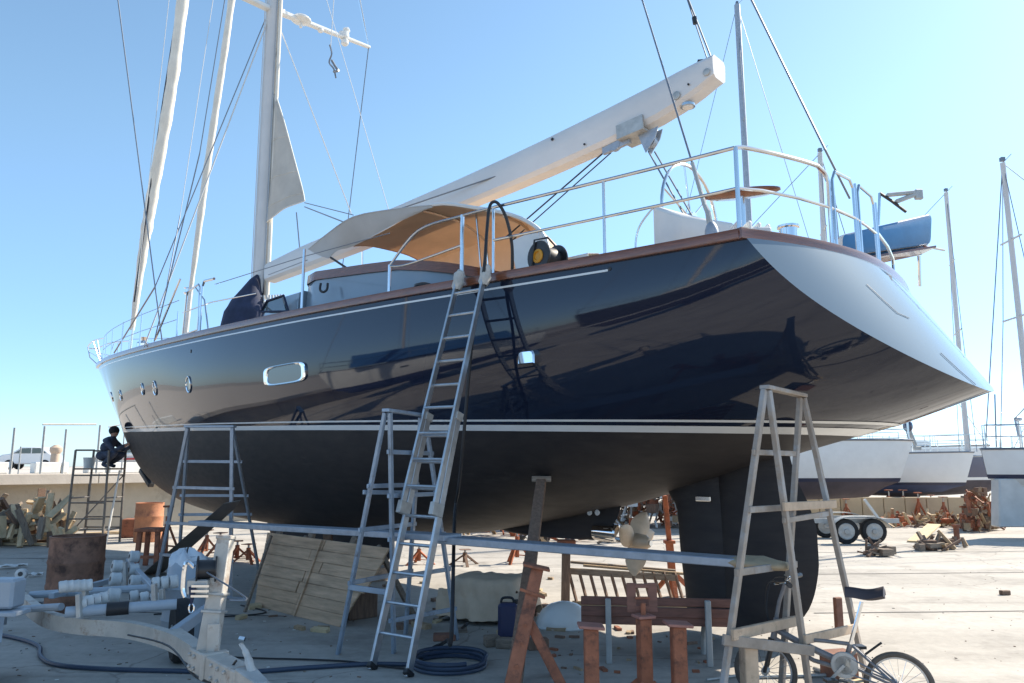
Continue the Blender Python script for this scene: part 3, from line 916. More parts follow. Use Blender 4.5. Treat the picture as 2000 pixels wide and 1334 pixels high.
mb = MB().tube(PT(1356, 34, 0), PT(1358, 46, 0), .03)
mb.build('topping_lift_shackle', 'blackpl', yacht)

# stanchions and rails
RT = .74
def railpt(s, t, h): return W(s, t, zs(s) + h)
def tub(name, pts, r=.016, m='steel'):
    return MB().path(pts, r, n=8).build(name, m, yacht)
for side in (1, -1):
    # solid tube rail from the boarding gate to the stern corner
    f = 1 if side > 0 else -1
    tt = lambda s: (f_b(s) - .09) * side
    top = [railpt(s, tt(s), .76 if s < 2.8 else .74) for s in np.linspace(2.68, .06, 16)]
    mid = [railpt(s, tt(s), .40) for s in np.linspace(2.68, .06, 16)]
    tub('top_rail', top, .018)
    tub('middle_rail', mid, .015)
    for s in (2.68, 1.34, .05):
        tub('stanchion', [railpt(s, tt(s), 0), railpt(s, tt(s), .76)], .02 if s < 1 else .014)
    # boarding gate forward of it
    tub('top_rail', smooth_path([railpt(4.28, tt(4.28), .36), railpt(3.80, tt(3.8), .70), railpt(3.15, tt(3.15), .75), railpt(2.68, tt(2.68), .76)], 5), .015)
    tub('middle_rail', smooth_path([railpt(4.28, tt(4.28), .35), railpt(3.95, tt(3.95), .33), railpt(3.12, tt(3.12), .42)], 5), .013)
    tub('stanchion', [railpt(4.28, tt(4.28), 0), railpt(4.28, tt(4.28), .37)], .02)
    tub('stanchion', [railpt(3.12, tt(3.12), 0), railpt(3.12, tt(3.12), .76)], .022)
    tub('stanchion', [railpt(6.1, tt(6.1), 0), railpt(6.1, tt(6.1), .86)], .020)
    for s, h in ((14.6, .72), (15.9, .70), (17.1, .72), (17.9, .66)):
        tub('stanchion', [railpt(s, tt(s), 0), railpt(s, tt(s), h)], .013)
    tub('stanchion', [railpt(12.9, tt(12.9), 0), railpt(12.9, tt(12.9), .74)], .016)
    tub('stanchion', [railpt(10.55, tt(10.55), 0), railpt(10.55, tt(10.55), .5)], .016)
    tub('stanchion', [railpt(9.05, tt(9.05), 0), railpt(9.3, tt(9.3), .55), railpt(9.75, tt(9.75), .82)], .014)
    # midships gate frame
    fr = [railpt(s, tt(s), h) for s, h in ((10.25, .05), (10.18, .72), (10.12, .80), (9.62, .86), (9.55, .80), (9.52, .08))]
    tub('gate_frame', fr + [fr[0]], .017)
    tub('gate_post', [railpt(9.44, tt(9.44), 0), railpt(9.44, tt(9.44), .80), railpt(9.36, tt(9.36), .88), railpt(8.95, tt(8.95), .86)], .022)
    for h in (.36, .70):
        tub('lifeline', [railpt(s, tt(s), h) for s in (17.9, 17.1, 15.9, 14.6, 12.9, 10.55)], .006, 'wire')
    tub('lifeline', [railpt(s, tt(s), h) for s, h in ((10.3, .45), (9.0, .48), (7.4, .42))], .010, 'steel')
    tub('lifeline', [railpt(s, tt(s), .76) for s in (8.9, 6.1, 4.3)], .006, 'wire')
    # bow pulpit
    tub('pulpit', smooth_path([railpt(17.9, tt(17.9), .66), W(18.9, .22 * side, 4.95), W(19.55, .12 * side, 4.86), W(19.6, 0, 4.84)], 5), .014)
    tub('pulpit', [W(18.85, .05 * side, 4.3), W(19.25, .15 * side, 4.55), W(19.55, .12 * side, 4.86)], .014)
    tub('pulpit', [W(19.45, .12 * side, 4.72), railpt(17.1, tt(17.1), .02)], .010)
    for s in (18.3, 18.6):
        tub('pulpit', [railpt(s, tt(s), 0), W(s + .2, .26 * side, 4.93)], .010)
# stern rail along the transom
def trc(t, h): return W(warp(0, t) + .11, t, 3.6 + h)
tub('stern_rail', [railpt(.05, 1.74, .76)] + smooth_path([trc(t, .78) for t in (1.66, 1.4, 1.05, .82)], 3) + [trc(.72, .74), trc(.67, .66), trc(.67, .02)], .020)
tub('stern_rail', [railpt(.05, 1.74, .40)] + [trc(t, .42) for t in (1.5, 1.1, .66, .2, -.1, -.45)], .015)
for a, b in ((.60, .19), (.08, -.43)):
    q = [trc(a, .08), trc(a, .70), trc(a - .05, .79), trc(b + .07, .79), trc(b, .72), trc(b, .10), trc(b + .05, .04), trc(a - .06, .03)]
    MB().path(q, .015, n=8, closed=True).build('stern_gate', 'steel', yacht)
tub('gate_post', [trc(.135, 0), trc(.135, .78)], .013)
tub('gate_post', [trc(-.51, 0), trc(-.51, .76)], .015)
tub('stern_rail', [trc(-.51, .44), trc(-1.0, .42), trc(-1.5, .40), trc(-1.56, .34), trc(-1.56, .02)], .018)
# wheel
wc = W(1.42, .05, 4.45); wf = Vector((U[0], U[1], 0))
pts = [wc + prt * (.62 * math.cos(a)) + Vector((0, 0, .62 * math.sin(a))) for a in np.linspace(0, 2 * math.pi, 41)[:-1]]
wheel = MB().path(pts, .018, n=8, closed=True).build('steering_wheel', 'steel', yacht)
for k in range(6):
    a = k * math.pi / 3 + .35
    MB().tube(wc, wc + prt * (.61 * math.cos(a)) + Vector((0, 0, .61 * math.sin(a))), .010).build('spoke', 'steel', wheel)
MB().lathe([(.07, -.05), (.07, .05)], wc, axis=wf, n=14).build('hub', 'chrome', wheel)
MB().beam(W(1.6, .05, 3.5), W(1.6, .05, 4.35), .25, .25).build('steering_pedestal', 'white', yacht, bevel=.04)
# covered binnacle box, round seat, small deck gear near the stern
P0 = [W(1.32, 1.05, 3.6), W(.98, 1.08, 3.6), W(.66, .50, 3.6), W(1.1, .40, 3.6)]
mb = MB()
zt = [4.34, 4.14, 4.12, 4.30]
mb.add(P0 + [p + Vector((0, 0, z - 3.6)) for p, z in zip(P0, zt)], [(0, 1, 2, 3), (7, 6, 5, 4), (0, 4, 5, 1), (1, 5, 6, 2), (2, 6, 7, 3), (3, 7, 4, 0)])
mb.build('covered_console', 'whitevinyl', yacht, bevel=.03)
MB().path(smooth_path([W(1.36, 1.08, 3.62), W(1.48, 1.1, 3.85), W(1.44, 1.1, 4.1), W(1.28, 1.06, 4.30)], 5), .010).build('console_handle', 'steel', yacht)
sc0 = PT(1448, 379, .12); sx_ = Vector((.93, -.36, 0)); sy_ = Vector((.36, .93, 0))
P = []
for r, h in ((.03, -.035), (.85, -.02), (1.0, .0), (1.0, .018), (.9, .026), (.02, .028)):
    P.append([sc0 + sx_ * (.40 * r * math.cos(a)) + sy_ * (.15 * r * math.sin(a)) + Vector((0, 0, h)) for a in np.linspace(0, 2 * math.pi, 33)[:-1]])
MB().grid(P, closed=True).build('helm_seat', 'teak', yacht)
MB().tube((sc0.x, sc0.y, 3.5), sc0 - Vector((0, 0, .03)), .035).build('seat_post', 'steel', yacht)
mb = MB().box(trc(1.35, .08) + wf * .25, (.30, .22, .13))
for k in range(4): mb.box(trc(1.50 - .1 * k, .14) + wf * .25, (.04, .24, .10))
mb.build('stern_fairlead', 'white', yacht, bevel=.015)
mb = MB().lathe([(.075, 0), (.075, .10), (.085, .11), (.085, .24), (.10, .25), (.10, .27)], trc(.85, 0) + wf * .28, n=16)
mb.build('warping_winch', 'chrome', yacht)
mb = MB().lathe([(.09, 0), (.09, .05), (.06, .08), (.06, .16), (.09, .2)], trc(-1.42, 0) + wf * .2, n=16)
mb.build('warping_winch', 'chrome', yacht)
mb = MB().tube(W(1.72, 1.45, 3.6), W(1.72, 1.45, 3.78), .025)
mb.build('deck_bollard', 'steel', yacht)
tub('antenna_pole', [trc(-.3, .4) + wf * .35, trc(-.26, .85) + wf * .35], .03, 'aludull')
# folding bracket on the starboard quarter
q = lambda x, y: D(x, y, 8.6)
mb = MB().beam(q(1732, 381), q(1795, 375), .05, .045)
mb.beam(q(1750, 394), q(1788, 380), .05, .05)
mb.box(q(1794, 380), (.09, .06, .12))
br = mb.build('outboard_bracket', 'galv', yacht, bevel=.01)
MB().path([q(1718, 377), q(1742, 393), q(1770, 414)], .018, n=6).build('bracket_stay', 'blackpl', br)
MB().path([q(1718, 377), q(1716, 440)], .016, n=6).build('bracket_post', 'steel', br)

# portholes and the long hull window
def hull_at(px, py):
    """the port side of the hull at a photo point"""
    lo = None
    for t in np.linspace(.2, 2.3, 420):
        p = PT(px, py, t); s, tt, z = STZ(p)
        s2 = s + bulge(t) * fade(s)
        if half(s2, z) >= t: lo = (s2, z)
    return lo
def porthole(px, py, a, b, frame='chrome', pane='glass', tilt=0):
    s, z = hull_at(px, py)
    n = hull_normal(s, z); c = hullpt(s, z)
    fwd = (hullpt(s + .1, z) - hullpt(s - .1, z)).normalized()
    up = n.cross(fwd).normalized()
    if up.z < 0: up = -up
    def ring(k, off):
        return [c + n * off + fwd * (a * k * math.copysign(abs(math.cos(x)) ** PW, math.cos(x))) + up * (b * k * math.copysign(abs(math.sin(x)) ** PW, math.sin(x))) for x in np.linspace(0, 2 * math.pi, 33)[:-1]]
    PW = .45 if a / b > 1.5 or frame == 'chrome_rect' else 1
    f = MB().grid([ring(1.0, -.01), ring(1.0, .014), ring(.93, .02), ring(.82, .014), ring(.80, -.004)], closed=True).build('porthole', 'chrome', yacht)
    mb = MB(); mb.add(ring(.83, .004), [tuple(range(32))])
    mb.build('pane', pane, f, smooth=False)
    return f
M['winmirror'] = mat('tinted_window', (.07, .10, .13), .03, metal=.35, coat=.5)
porthole(556, 731, .55, .135, pane='winmirror')
for px, py in ((369, 751), (303, 758)):
    porthole(px, py, .11, .14)
for px, py in ((279, 760), (236, 772), (219, 775)):
    porthole(px, py, .085, .12)
def opening(px, py, r):
    s, z = hull_at(px, py); n = hull_normal(s, z); c = hullpt(s, z)
    MB().lathe([(r, -.01), (r, .006), (r * .7, .008)], c, axis=n, n=14).build('drain_opening', 'steel' if r > .03 else 'blackpl', yacht)
opening(373, 686, .028)
opening(1191, 525, .018)
# exhaust cowl with a rounded top
s, z = hull_at(1034, 697)
n = hull_normal(s, z); c = hullpt(s, z); fwd = (hullpt(s + .1, z) - hullpt(s - .1, z)).normalized(); up = Vector((0, 0, 1))
def cowl(k, off): return [c + n * off + fwd * x * k + up * y * k for x, y in ((-.10, -.065), (-.10, .02), (-.085, .055), (-.06, .065), (.06, .065), (.085, .055), (.10, .02), (.10, -.065))]
mb = MB().grid([cowl(1, -.01), cowl(1, .05), cowl(.85, .065)], closed=True); mb.f.append(tuple(16 + i for i in range(8)))
mb.build('exhaust_cowl', 'chrome', yacht)
# outlines of the transom locker door
def trp(t, z, off=.006):
    return W(warp(tr_s(z), t), t, z) - Vector((U[0], U[1], -.7)).normalized() * off
def tr_at(px, py):
    best = None
    for t in np.linspace(1.8, -1.8, 721):
        p = PT(px, py, t); s, tt, z = STZ(p)
        e = abs(s - warp(tr_s(z), t))
        if z < 3.58 and (best is None or e < best[0]): best = (e, t, z)
    return best[1], best[2]
for pts_ in (((1692, 556), (1728, 590), (1752, 612), (1775, 622)), ((1836, 690), (1870, 722), (1905, 752))):
    MB().path([trp(*tr_at(x, y)) for x, y in pts_], .003, n=4).build('transom_door_seam', 'seam', yacht)
# propeller, stern tube, anodes
hubc = PT(1245, 1058, 0); axis = Vector((U[0], U[1], .03)).normalized()
tube0 = PT(1186, 1040, 0)
prop = MB().lathe([(.05, -.16), (.085, -.10), (.095, 0), (.085, .10), (.06, .14)], hubc, axis=axis, n=18).build('propeller', 'bronze', yacht)
side_v = axis.cross(Vector((0, 0, 1))).normalized(); upv = side_v.cross(axis).normalized()
for k, a0 in enumerate((R(-88), R(20), R(66), R(160))):
    rad = side_v * math.cos(a0) + upv * math.sin(a0)
    tan = axis.cross(rad).normalized()
    P = []
    for i in range(9):
        f = i / 8
        r = .07 + .30 * f
        w = (.035 + .085 * math.sin(math.pi * min(1, f * .95 + .08) ** .9)) if i < 8 else .015
        tw = R(40 - 24 * f)
        chord = ((rad.cross(Vector((.16, .98, 0)))).normalized() * .8 + (tan * math.cos(tw) + axis * math.sin(tw)) * (.35 if tan.dot(rad.cross(Vector((.16, .98, 0)))) > 0 else -.35)).normalized()
        skew = tan * (.05 * f * f)
        P.append([hubc + rad * r + skew + chord * (w * q) + axis * (.02 * q * q) for q in np.linspace(-1, 1, 7)])
    MB().sheet(P, .012).build('blade', 'bronze', prop, angle=60)
MB().tube(hubc - axis * .18, hubc + axis * .7, .032).build('shaft', 'steel', yacht)
MB().lathe([(.09, -.16), (.105, -.14), (.105, .10), (.10, .16)], tube0, axis=axis, n=20).build('stern_tube', 'chrome', yacht)
for px in (1152, 1167):
    p = PT(px, 1001, .19)
    MB().lathe([(.032, 0), (.034, .01), (.020, .012), (.018, .004)], p, axis=prt, n=16).build('water_intake', 'white', yacht)
p = PT(1373, 974, .12)
mb = MB().beam(p + wf * .09, p - wf * .09, .02, .055)
mb.build('zinc_anode', 'steel', yacht, bevel=.008)
p = PT(284, 938, 0)
mb = MB().beam(PT(277, 918, 0), PT(296, 948, 0), .14, .12)
mb.build('bow_thruster_fairing', 'blackpl', yacht, bevel=.02)
# ------------------------------------------------------------------ things near the camera
def ins(a, b, f): return Vector(a).lerp(Vector(b), f)
# ---- extension ladder against the rail
fl, fr_ = G(726, 1308), G(797, 1322)
tl, trr = PT(897, 541, 2.20), PT(949, 531, 2.20)
lad = thing('extension_ladder', 'long two-section aluminium ladder leaning on the navy yacht with rag-wrapped tops', 'ladder', (fl + fr_) / 2)
nrm = (fr_ - fl).cross(tl - fl).normalized()
if nrm.y > 0: nrm = -nrm
NR = 15
for a, b in ((fl, tl), (fr_, trr)):
    MB().beam(ins(a, b, 0), ins(a, b, .60), .028, .075, up=nrm).build('stile', 'alu', lad, bevel=.004)
    MB().beam(ins(a, b, .36) - nrm * .082 * -1, ins(a, b, 1.0) + nrm * .01, .024, .065, up=nrm).build('stile', 'alu', lad, bevel=.004)
    MB().beam(ins(a, b, 0) + Vector((0, -.02, .01)), ins(a, b, .012), .05, .10, up=nrm).build('foot', 'blackpl', lad, bevel=.006)
    MB().beam(ins(a, b, .345) + nrm * .05, ins(a, b, .375) + nrm * .05, .05, .15, up=nrm).build('bracket', 'galv', lad, bevel=.004)
    MB().beam(ins(a, b, .585) + nrm * .0, ins(a, b, .605), .05, .10, up=nrm).build('bracket', 'galv', lad, bevel=.004)
for k in range(1, NR):
    f = k / NR + .012
    off = nrm * (.078 if f > .36 and f < .62 else (.0 if f < .5 else .02))
    if f < .60:
        MB().tube(ins(fl, tl, f), ins(fr_, trr, f), .015, n=8).build('rung', 'alu', lad)
    if f > .36:
        MB().tube(ins(fl, tl, f) + off, ins(fr_, trr, f) + off, .015, n=8).build('rung', 'alu', lad)
for a, b in ((fl, tl), (fr_, trr)):
    mb = MB(); c = ins(a, b, .985)
    P = []
    d = (b - a).normalized(); x = d.orthogonal().normalized(); y = d.cross(x)
    for k, (h, r) in enumerate(((-.10, .035), (-.06, .052), (0, .058), (.05, .05), (.09, .055), (.13, .03), (.14, .004))):
        P.append([c + d * h + (x * math.cos(t) + y * math.sin(t)) * r * (1 + .22 * math.sin(3 * t + k * 2) + .1 * math.sin(5 * t + k)) for t in np.linspace(0, 2 * math.pi, 17)[:-1]])
    mb.grid(P, closed=True).build('rag_wrapping', 'rag', lad, angle=80)

# ---- hose hung over the rail, running down to the ground
def hosepath(name, pts, r, m, label, cat='hose', n=7, k=6):
    return tag(MB().path(smooth_path(pts, k), r, n=n).build(name, m), label, cat)
hp = [PT(1000, 545, 1.80), PT(1000, 480, 1.86), PT(990, 430, 1.92), PT(978, 404, 1.98), PT(966, 394, 2.02), PT(956, 405, 2.06), PT(951, 450, 2.12), PT(946, 520, 2.24), PT(938, 560, 2.25), PT(925, 640, 2.34),
      PT(915, 740, 2.36), PT(905, 860, 2.36), PT(896, 950, 2.3), PT(888, 1010, 2.3), G(882, 1235, .42), G(874, 1250, .20), G(862, 1258, .06), G(845, 1266, .02), G(838, 1280, .02), G(815, 1292, .02)]
hosepath('black_hose', hp, .017, 'rubber', 'thin black hose looped over the yacht rail and hanging down beside the ladder')

# ---- folding trestles
def trestle(name, label, A, Bf, Cf, Df, tA, tC, m, rungsAC, rungsBD, brace=None, w=.045, h=.028, group='folding trestles', top=True, wide=1.0):
    t = thing(name, label, 'trestle', (A + Bf + Cf + Df) / 4, group)
    ridge = (tC - tA).normalized()
    sp = (Bf - A).normalized() * .022
    P = {'A': (A, tA - sp), 'B': (Bf, tA + sp), 'C': (Cf, tC - sp), 'D': (Df, tC + sp)}
    for k, (a, b) in P.items():
        MB().beam(a, b, w, h, up=ridge.cross(Vector((0, 0, 1)))).build('leg', m, t, bevel=.004)
    if top:
        MB().beam(tA - ridge * .04 + Vector((0, 0, .02)), tC + ridge * .04 + Vector((0, 0, .02)), .075, .03).build('top_bar', m, t, bevel=.004)
    def rung(k1, k2, f, mm=None, wd=.04, off=0.0):
        a = ins(*P[k1], f); b = ins(*P[k2], f)
        d = (b - a).normalized() * .05
        return MB().beam(a - d, b + d, .022, wd * wide).build('rung', mm or m, t, bevel=.003)
    for f in rungsAC: rung('A', 'C', f)
    for f in rungsBD: rung('B', 'D', f)
    if brace:
        for f in brace:
            a, b = ins(*P['A'], f), ins(*P['B'], f)
            MB().beam(a, b, .02, .045 * wide).build('spreader', m, t, bevel=.003)
    return t, P
zT = 2.25
tA = D(1497, 762, 5.58); tC = D(1566, 777, 6.22)
M['trestle_worn'] = mat('trestle_worn_paint', (.31, .255, .205), .6, var=.2, vscale=9, patch=(.34, .34, .34), pscale=2.2, pamt=.62, bump=.1, detail=8)
M['trestle_board'] = mat('trestle_pale_boards', (.52, .38, .26), .75, var=.2, vscale=7, patch=(.22, .15, .10), pscale=5, pamt=.3)
A, Bf, Cf, Df = D(1398, 1388, 5.3), D(1584, 1350, 5.78), D(1523, 1336, 5.98), D(1692, 1312, 6.36)
for v in (A, Bf, Cf, Df): v.z = 0
Df.z = .03
tr1, P1 = trestle('folding_trestle', 'tall worn trestle with brown patches under the stern beside the bicycle', A, Bf, Cf, Df, tA, tC, 'trestle_worn', (.80,), (.585,), brace=None, wide=1.0, w=.062, h=.036)
def bar(t, p, q, w, h, m, name='rung'):
    return MB().beam(p, q, w, h).build(name, m, t, bevel=.004)
def onleg(P, k, py):
    a, b = P[k]; lo, hi = 0, 1
    for _ in range(40):
        mid = (lo + hi) / 2
        c = ins(a, b, mid) - Vector(CAM)
        f = c.y * math.cos(PITCH) + c.z * math.sin(PITCH); u = -c.y * math.sin(PITCH) + c.z * math.cos(PITCH)
        if 667 - FOC * u / f > py: lo = mid
        else: hi = mid
    return ins(a, b, lo)
frt = Vector((0, -.035, 0))
bar(tr1, onleg(P1, 'A', 995) + frt, onleg(P1, 'C', 990) + frt * .3, .02, .045, 'trestle_worn')
bar(tr1, onleg(P1, 'B', 989) + Vector((-.02, -.04, 0)), onleg(P1, 'D', 984) + Vector((.05, -.04, 0)), .022, .062, 'trestle_board')
bar(tr1, onleg(P1, 'A', 1117) + Vector((-.03, -.03, 0)), onleg(P1, 'C', 1102) + Vector((.05, 0, 0)), .03, .05, 'trestle_worn')
bar(tr1, onleg(P1, 'A', 1238) + Vector((.0, -.035, 0)), onleg(P1, 'C', 1211) + Vector((.08, -.02, 0)), .035, .07, 'trestle_board')
bar(tr1, onleg(P1, 'B', 1247) + Vector((.0, -.04, 0)), onleg(P1, 'D', 1224) + Vector((.0, -.04, 0)), .022, .065, 'trestle_board')
bar(tr1, onleg(P1, 'A', 1246) + Vector((-.06, -.05, 0)), onleg(P1, 'B', 1268) + Vector((.05, -.05, 0)), .025, .07, 'trestle_worn', 'spreader')

A2, B2, C2, D2 = G(660, 1278), G(769, 1276), G(792, 1238), G(893, 1250)
tA2, tC2 = D(757, 806, 6.9), D(826, 815, 7.5)
M['trestle_blue'] = mat('trestle_pale_blue_paint', (.33, .40, .48), .45, metal=.3, var=.15, vscale=8, patch=(.20, .19, .19), pscale=6, pamt=.3)
tr2, P2 = trestle('folding_trestle', 'pale blue-grey aluminium trestle standing just behind the long leaning ladder', A2, B2, C2, D2, tA2, tC2, 'trestle_blue', (.30, .52, .70), (.14, .32, .48, .66, .84), w=.05, h=.03)
bar(tr2, onleg(P2, 'A', 1145) + Vector((-.02, -.04, 0)), onleg(P2, 'B', 1157) + Vector((0, -.04, 0)), .02, .05, 'trestle_blue', 'spreader')
bar(tr2, onleg(P2, 'A', 961) + Vector((-.05, -.04, 0)), onleg(P2, 'C', 962) + Vector((0, -.04, 0)), .02, .04, 'trestle_blue')

A3, C3, B3, D3 = G(303, 1150), G(450, 1170), G(347, 1124), G(506, 1116)
tA3, tC3 = D(367, 836, 10.4), D(454, 836, 10.2)
tr3, P3 = trestle('folding_trestle', 'dark grey trestle behind the trailer under the forward part of the yacht', A3, B3, C3, D3, tA3, tC3, 'aludull', (.22, .42, .64), (.45, .58, .80), w=.05, h=.03)
bar(tr3, C3 + Vector((-.05, 0, .02)), G(482, 1170, .02), .03, .03, 'aludull', 'foot_bar')

# ---- staging planks
pl = MB().beam(D(866, 1053, 7.15), D(1440, 1097, 5.98), .23, .062).build('staging_plank', 'aludull', bevel=.006)
tag(pl, 'long grey staging plank running from the leaning ladder to the stern trestle', 'plank', 'staging planks')
q0, q1 = D(1440, 1097, 5.98), D(1541, 1106, 5.78)
P = []
d = (q1 - q0).normalized(); sx = d.cross(Vector((0, 0, 1))).normalized(); sz = sx.cross(d)
for k, (f, w, h) in enumerate(((-.1, .12, .034), (.05, .135, .05), (.35, .125, .046), (.5, .13, .05), (.75, .11, .036), (.95, .10, .03), (1.0, .06, .02))):
    c = q0.lerp(q1, f)
    P.append([c + sx * (w * math.cos(t)) + sz * (h * math.sin(t)) * (1 + .2 * math.sin(3 * t + k)) for t in np.linspace(0, 2 * math.pi, 15)[:-1]])
mb = MB().grid(P, closed=True); n = 14
mb.f.append(tuple(range(n))); mb.f.append(tuple(6 * n + i for i in range(n)))
mb.build('cloth_wrapped_end', mat('tan_cloth', (.40, .31, .20), .85, var=.15, vscale=8, bump=.3, bscale=14), pl, angle=70)
pl2 = MB().beam(D(384, 1021, 10.0), D(885, 1050, 7.05), .23, .058).build('staging_plank', 'aludull', bevel=.006)
tag(pl2, 'grey staging plank laid from the forward trestle to the pale blue trestle', 'plank', 'staging planks')

# ---- timber prop and the rusty stand at its foot
sA_, zA_ = hull_at(1060, 926)
top = hullpt(sA_, zA_) + hull_normal(sA_, zA_) * .05
prop_t = thing('timber_prop', 'long square brown timber prop wedged under the hull behind the red stand', 'prop', G(996, 1352))
MB().beam(G(1002, 1352), top - Vector((0, 0, .03)), .15, .12, w2=.125, h2=.10, up=(1, 0, 0)).build('timber', 'prop', prop_t, bevel=.008)
MB().box(top + Vector((0, 0, -.01)), (.20, .14, .06)).build('pad', 'woodold', prop_t, bevel=.006)
lean = thing('shoring_stand', 'leaning rusty red shoring stand with splayed legs beside the brown timber prop', 'boat stand', G(1050, 1350), 'rusty boat stands near the camera')
apex = D(1050, 1110, 5.9); foot1 = D(985, 1370, 5.55); foot1.z = 0
MB().beam(foot1, apex, .125, .11, w2=.10, h2=.09, up=(1, 0, 0)).build('post', 'rust', lean, bevel=.006)
MB().box(apex + Vector((-.01, 0, .012)), (.20, .16, .018), Matrix.Rotation(R(12), 3, 'Y')).build('top_plate', 'rust', lean, bevel=.003)
for q in ((1128, 1368, 5.6), (1085, 1290, 6.7)):
    e = D(*q); e.z = 0
    MB().beam(ins(foot1, apex, .66), e, .07, .05, up=(0, 1, 0)).build('leg', 'rust', lean, bevel=.004)
for f in (.35, .5, .62, .75):
    MB().lathe([(.012, 0), (.012, .012)], ins(foot1, apex, f) + Vector((.0, -.068, 0)), axis=(0, -1, 0), n=8).build('bolt', 'rust', lean)
MB().beam(ins(foot1, apex, .83) + Vector((-.09, -.06, .03)), ins(foot1, apex, .83) + Vector((.09, -.06, -.03)), .02, .02).build('pin', 'rust', lean)

# ---- three front stands
def front_stand(px, ytop, y, half, label, head='plate', m='rust', zr=0):
    p = D(px, ytop, y); t = thing('boat_stand', label, 'boat stand', (p.x, p.y, 0), 'rusty boat stands near the camera')
    h = p.z
    rot = Matrix.Rotation(zr, 3, 'Z')
    MB().box((p.x, p.y, h / 2), (half * 2, half * 2, h), rot).build('post', m, t, bevel=.008)
    for k in range(4):
        a = zr + math.pi / 4 + k * math.pi / 2
        d = Vector((math.cos(a), math.sin(a), 0))
        MB().beam(Vector((p.x, p.y, .22)) + d * half, Vector((p.x, p.y, .0)) + d * .30, .02, .06).build('leg', m, t, bevel=.003)
    MB().box((p.x, p.y, .012), (.34, .34, .024), rot).build('base_plate', m, t, bevel=.004)
    if head == 'plate':
        MB().box((p.x, p.y, h + .011), (.175, .16, .02), Matrix.Rotation(R(4), 3, 'Y') @ rot).build('top_plate', 'rustpale', t, bevel=.004)
    else:
        MB().box((p.x, p.y, h + .012), (.13, .13, .02), rot).build('top_plate', 'rustpale', t, bevel=.004)
        MB().tube((p.x, p.y, h), (p.x, p.y, h + .10), .018).build('screw', 'rust', t)
        for sx in (-1, 1):
            MB().box((p.x + sx * .075, p.y + .05, h + .13), (.065, .014, .20)).build('fork_plate', 'benchwood', t, bevel=.003)
        MB().box((p.x, p.y + .05, h + .055), (.10, .02, .045)).build('fork_bridge', 'benchwood', t, bevel=.003)
        MB().box((p.x, p.y + .05, h + .21), (.10, .02, .03)).build('fork_bridge', 'benchwood', t, bevel=.003)
        MB().tube((p.x - .05, p.y + .03, h + .13), (p.x + .05, p.y + .03, h + .13), .010).build('pin', 'rust', t)
    return t
M['rustpale'] = mat('rubbed_red_steel', (.36, .16, .12), .6, var=.25, vscale=12, bump=.1)
front_stand(1154, 1226, 5.45, .048, 'square red steel stand with flat top plate, nearest to the leaning red stand')
front_stand(1257, 1207, 5.62, .044, 'red steel stand with forked head in front of the bench', head='fork', zr=R(18))
front_stand(1324, 1222, 5.5, .048, 'square red steel stand with tilted top plate beside the forked one', zr=R(4))

# ---- bench seen from behind
b0 = G(1190, 1296); b1 = G(1387, 1302)
bench = thing('park_bench', 'low bench of red-brown slats with grey posts seen from behind', 'bench', (b0 + b1) / 2)
bd = (b1 - b0).normalized(); bn = Vector((-bd.y, bd.x, 0))
def bz(px, py, p): return EYE - (py - 910) / FOC * p.y
hb = EYE - (1156 - 910) / FOC * b0.y
for p in (b0, b1):
    MB().beam(p, p + Vector((0, 0, hb)), .055, .05, up=bd).build('back_post', 'concretepost', bench, bevel=.006)
    fp = p + bn * .46
    MB().path(smooth_path([fp + Vector((0, 0, 0)), fp + Vector((0, 0, .12)) - bn * .02, fp + Vector((0, 0, .24)) - bn * .10, p + bn * .10 + Vector((0, 0, .36))], 5), .034, n=8, squash=.7).build('curved_leg', 'concretepost', bench)
    MB().beam(p + bn * .03 + Vector((0, 0, .345)), fp + Vector((0, 0, .345)), .05, .04).build('seat_bearer', 'concretepost', bench, bevel=.005)
e0 = b0 - bd * .24; e1 = b1 + bd * .22
for z, hh in ((hb - .025, .072), (hb - .115, .082)):
    MB().beam(e0 + bn * .045 + Vector((0, 0, z)), e1 + bn * .045 + Vector((0, 0, z)), .03, hh).build('back_slat', 'benchwood', bench, bevel=.006)
for k in range(4):
    o = bn * (.10 + .11 * k) + Vector((0, 0, .385))
    MB().beam(e0 + o, e1 + o, .09, .03).build('seat_slat', 'benchwood', bench, bevel=.006)
MB().beam(e0 + bn * .055 + Vector((0, 0, .36)), e1 + bn * .055 + Vector((0, 0, .36)), .025, .085).build('seat_rail', 'benchwood', bench, bevel=.006)

# ---- white basin, tarp-covered crate, jerrycan, blocks
p = G(1102, 1224)
mb = MB()
P = []
for k, (r, h) in enumerate(((.30, .0), (.31, .03), (.29, .10), (.235, .18), (.15, .235), (.06, .26), (.003, .265))):
    P.append([Vector((p.x + r * 1.0 * math.cos(a), p.y + r * .75 * math.sin(a), h)) for a in np.linspace(0, 2 * math.pi, 29)[:-1]])
basin = mb.grid(P, closed=True).build('upturned_basin', 'white', angle=60)
tag(basin, 'round white upturned basin lying on the ground left of the bench', 'basin')
MB().path([Vector((p.x + .31 * math.cos(a), p.y + .235 * math.sin(a), .012)) for a in np.linspace(0, 2 * math.pi, 29)[:-1]], .014, closed=True, n=6).build('rim', 'white', basin)

